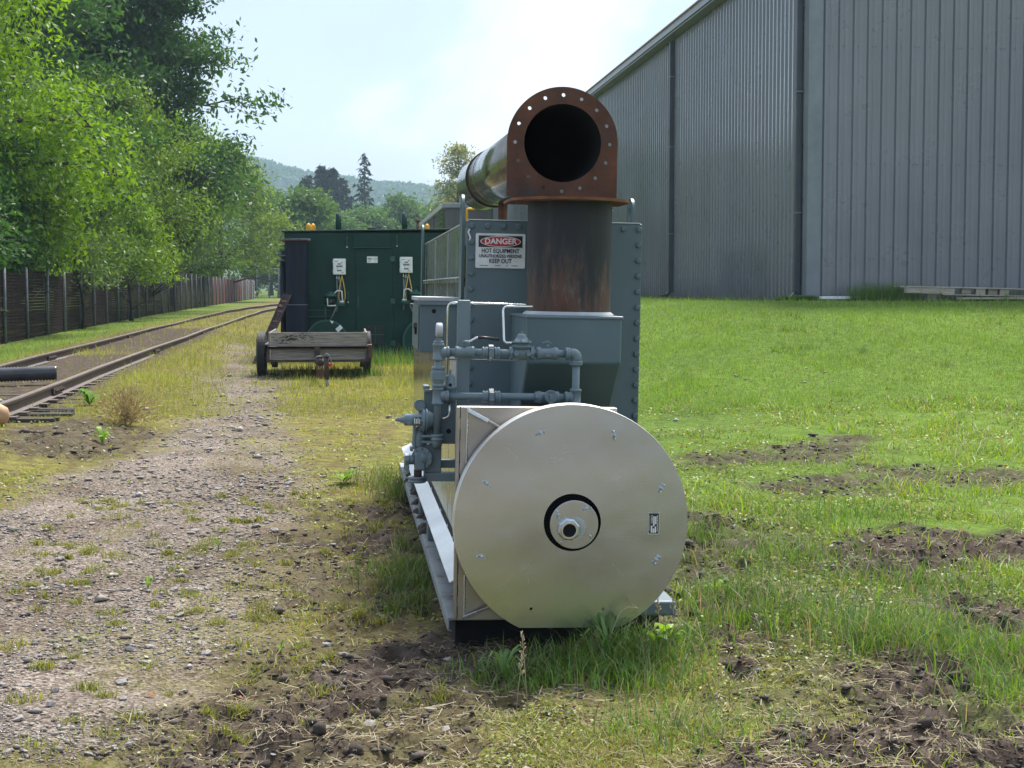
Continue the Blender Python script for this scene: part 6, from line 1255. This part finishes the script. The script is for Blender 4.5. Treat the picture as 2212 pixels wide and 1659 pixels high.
# dry tan bush by the track
db = empty('dry_bush', (-2.35, 16.9, gz(-2.35, 16.9)), 'dry tan-coloured wispy bush beside the railway track', 'bush'); rng = np.random.default_rng(4); V, F, C = [], [], []
n = 1500; az = rng.uniform(0, 2*PI, n); el = rng.uniform(.1, 1.5, n); r = rng.uniform(.05, .42, n); P = np.stack([np.cos(az)*np.cos(el)*r, np.sin(az)*np.cos(el)*r, np.sin(el)*r*.95 + .02], 1); U = unit(P + rng.normal(0, .12, (n, 3)))*.035; W = unit(np.cross(U, rng.normal(0, 1, (n, 3))))*.005; t = rng.uniform(0, 1, (n, 1)); V, F, cc = quads_from(P, U, W, np.array([[.2, .14, .06]])*(1-t) + np.array([[.45, .36, .17]])*t); link('twigs', np_mesh('twigs', V, F4=F, mat=M['straw'], colors=cc), db)
# seed-headed stalks in front of the drum
stk = MB().tube([(0, 0, 0), (.02, -.01, .12), (.055, -.02, .215), (.085, -.02, .235), (.105, -.02, .232)], .0016, 5); stk.lathe((.105, -.02, .232), (1, 0, -.15), [(0, .002), (.006, .005), (.014, .004), (.02, 0)], 6, smooth=False)
for k in range(6): stk.tube([(.108, -.02, .232), (.108 + .012*math.cos(k), -.02 - .006*math.sin(k*2), .232 + .012*math.sin(k))], .0011, 4)
dg = stk.build('seed_stalk', flat('straw_stalk', (.45, .40, .24), .7), None); dg.location = (1.06, 6.21, gz(1.06, 6.21)); dg.scale = (1.1, 1, 1.05); tag(dg, 'long bent dry stalk with a seed head crossing the drum cover', 'plant')
def stalk(loc, h, lab, seed):
    q = random.Random(seed); m = MB(); tipx = q.uniform(-.03, .03); m.tube([(0, 0, 0), (tipx*.4, 0, h*.5), (tipx, 0, h)], [.0018, .0014, .001], 5)
    for k in range(26): z = h*(.7 + .3*k/26); a = q.uniform(0, 6.28); x = tipx*z/h; m.tube([(x, 0, z), (x + .014*math.cos(a)*(1.2 - k/26), .014*math.sin(a), z + .012)], [.0008, .0016], 4)
    o = m.build('seed_grass', flat('seed_grass', (.36, .31, .18), .8), None); o.location = (*loc, gz(*loc)); tag(o, lab, 'plant')
stalk((.66, 5.55), .30, 'tall seed-headed grass stalk left of centre in front of the drum', 1); stalk((.62, 5.6), .24, 'shorter seed-headed grass stalk beside the tallest one', 2); stalk((1.34, 6.42), .22, 'thin seed-headed grass in front of the skid end', 3); stalk((1.41, 6.45), .24, 'thin seed-headed grass at the right corner of the skid end', 4); stalk((1.02, 6.2), .13, 'short dry stalk under the middle of the drum cover', 5)
# fallen leaves and flat slates
lf = MB(); lf.add([(-.02, 0, .004), (0, .012, .01), (.022, 0, .003), (0, -.012, .012)], [(0, 1, 2, 3)]); lme = lf.mesh('fallen_leaf', flat('orange_dead_leaf', (.42, .17, .07), .7))
for (x, y, lab) in ((-.52, 6.72, 'orange dead leaf on the gravel near the bottom'), (-.42, 5.95, 'lower orange dead leaf on the gravel'), (-.75, 5.9, 'orange dead leaf on the gravel further left'), (-.55, 15.3, 'small orange leaf on the far gravel')):
    tag(link('fallen_leaf', lme, None, (x, y, gz(x, y) + .006), (.1, .1, x*9), (1.1,)*3), lab, 'leaf', 'fallen leaves')

# ================================================================== haze
hz = MB().box((-910, -160, -4), (910, 1420, 150)).build('haze', None, None); tag(hz, 'pale summer haze over the whole place', 'haze', kind='stuff')
hm, hn, ho = new_mat('haze_volume'); pv = hn.nodes.new('ShaderNodeVolumePrincipled'); pv.inputs['Color'].default_value = (.6, .8, 1, 1); pv.inputs['Density'].default_value = .00038; pv.inputs['Anisotropy'].default_value = .3; hn.links.new(pv.outputs[0], ho.inputs['Volume']); hz.data.materials.append(hm)
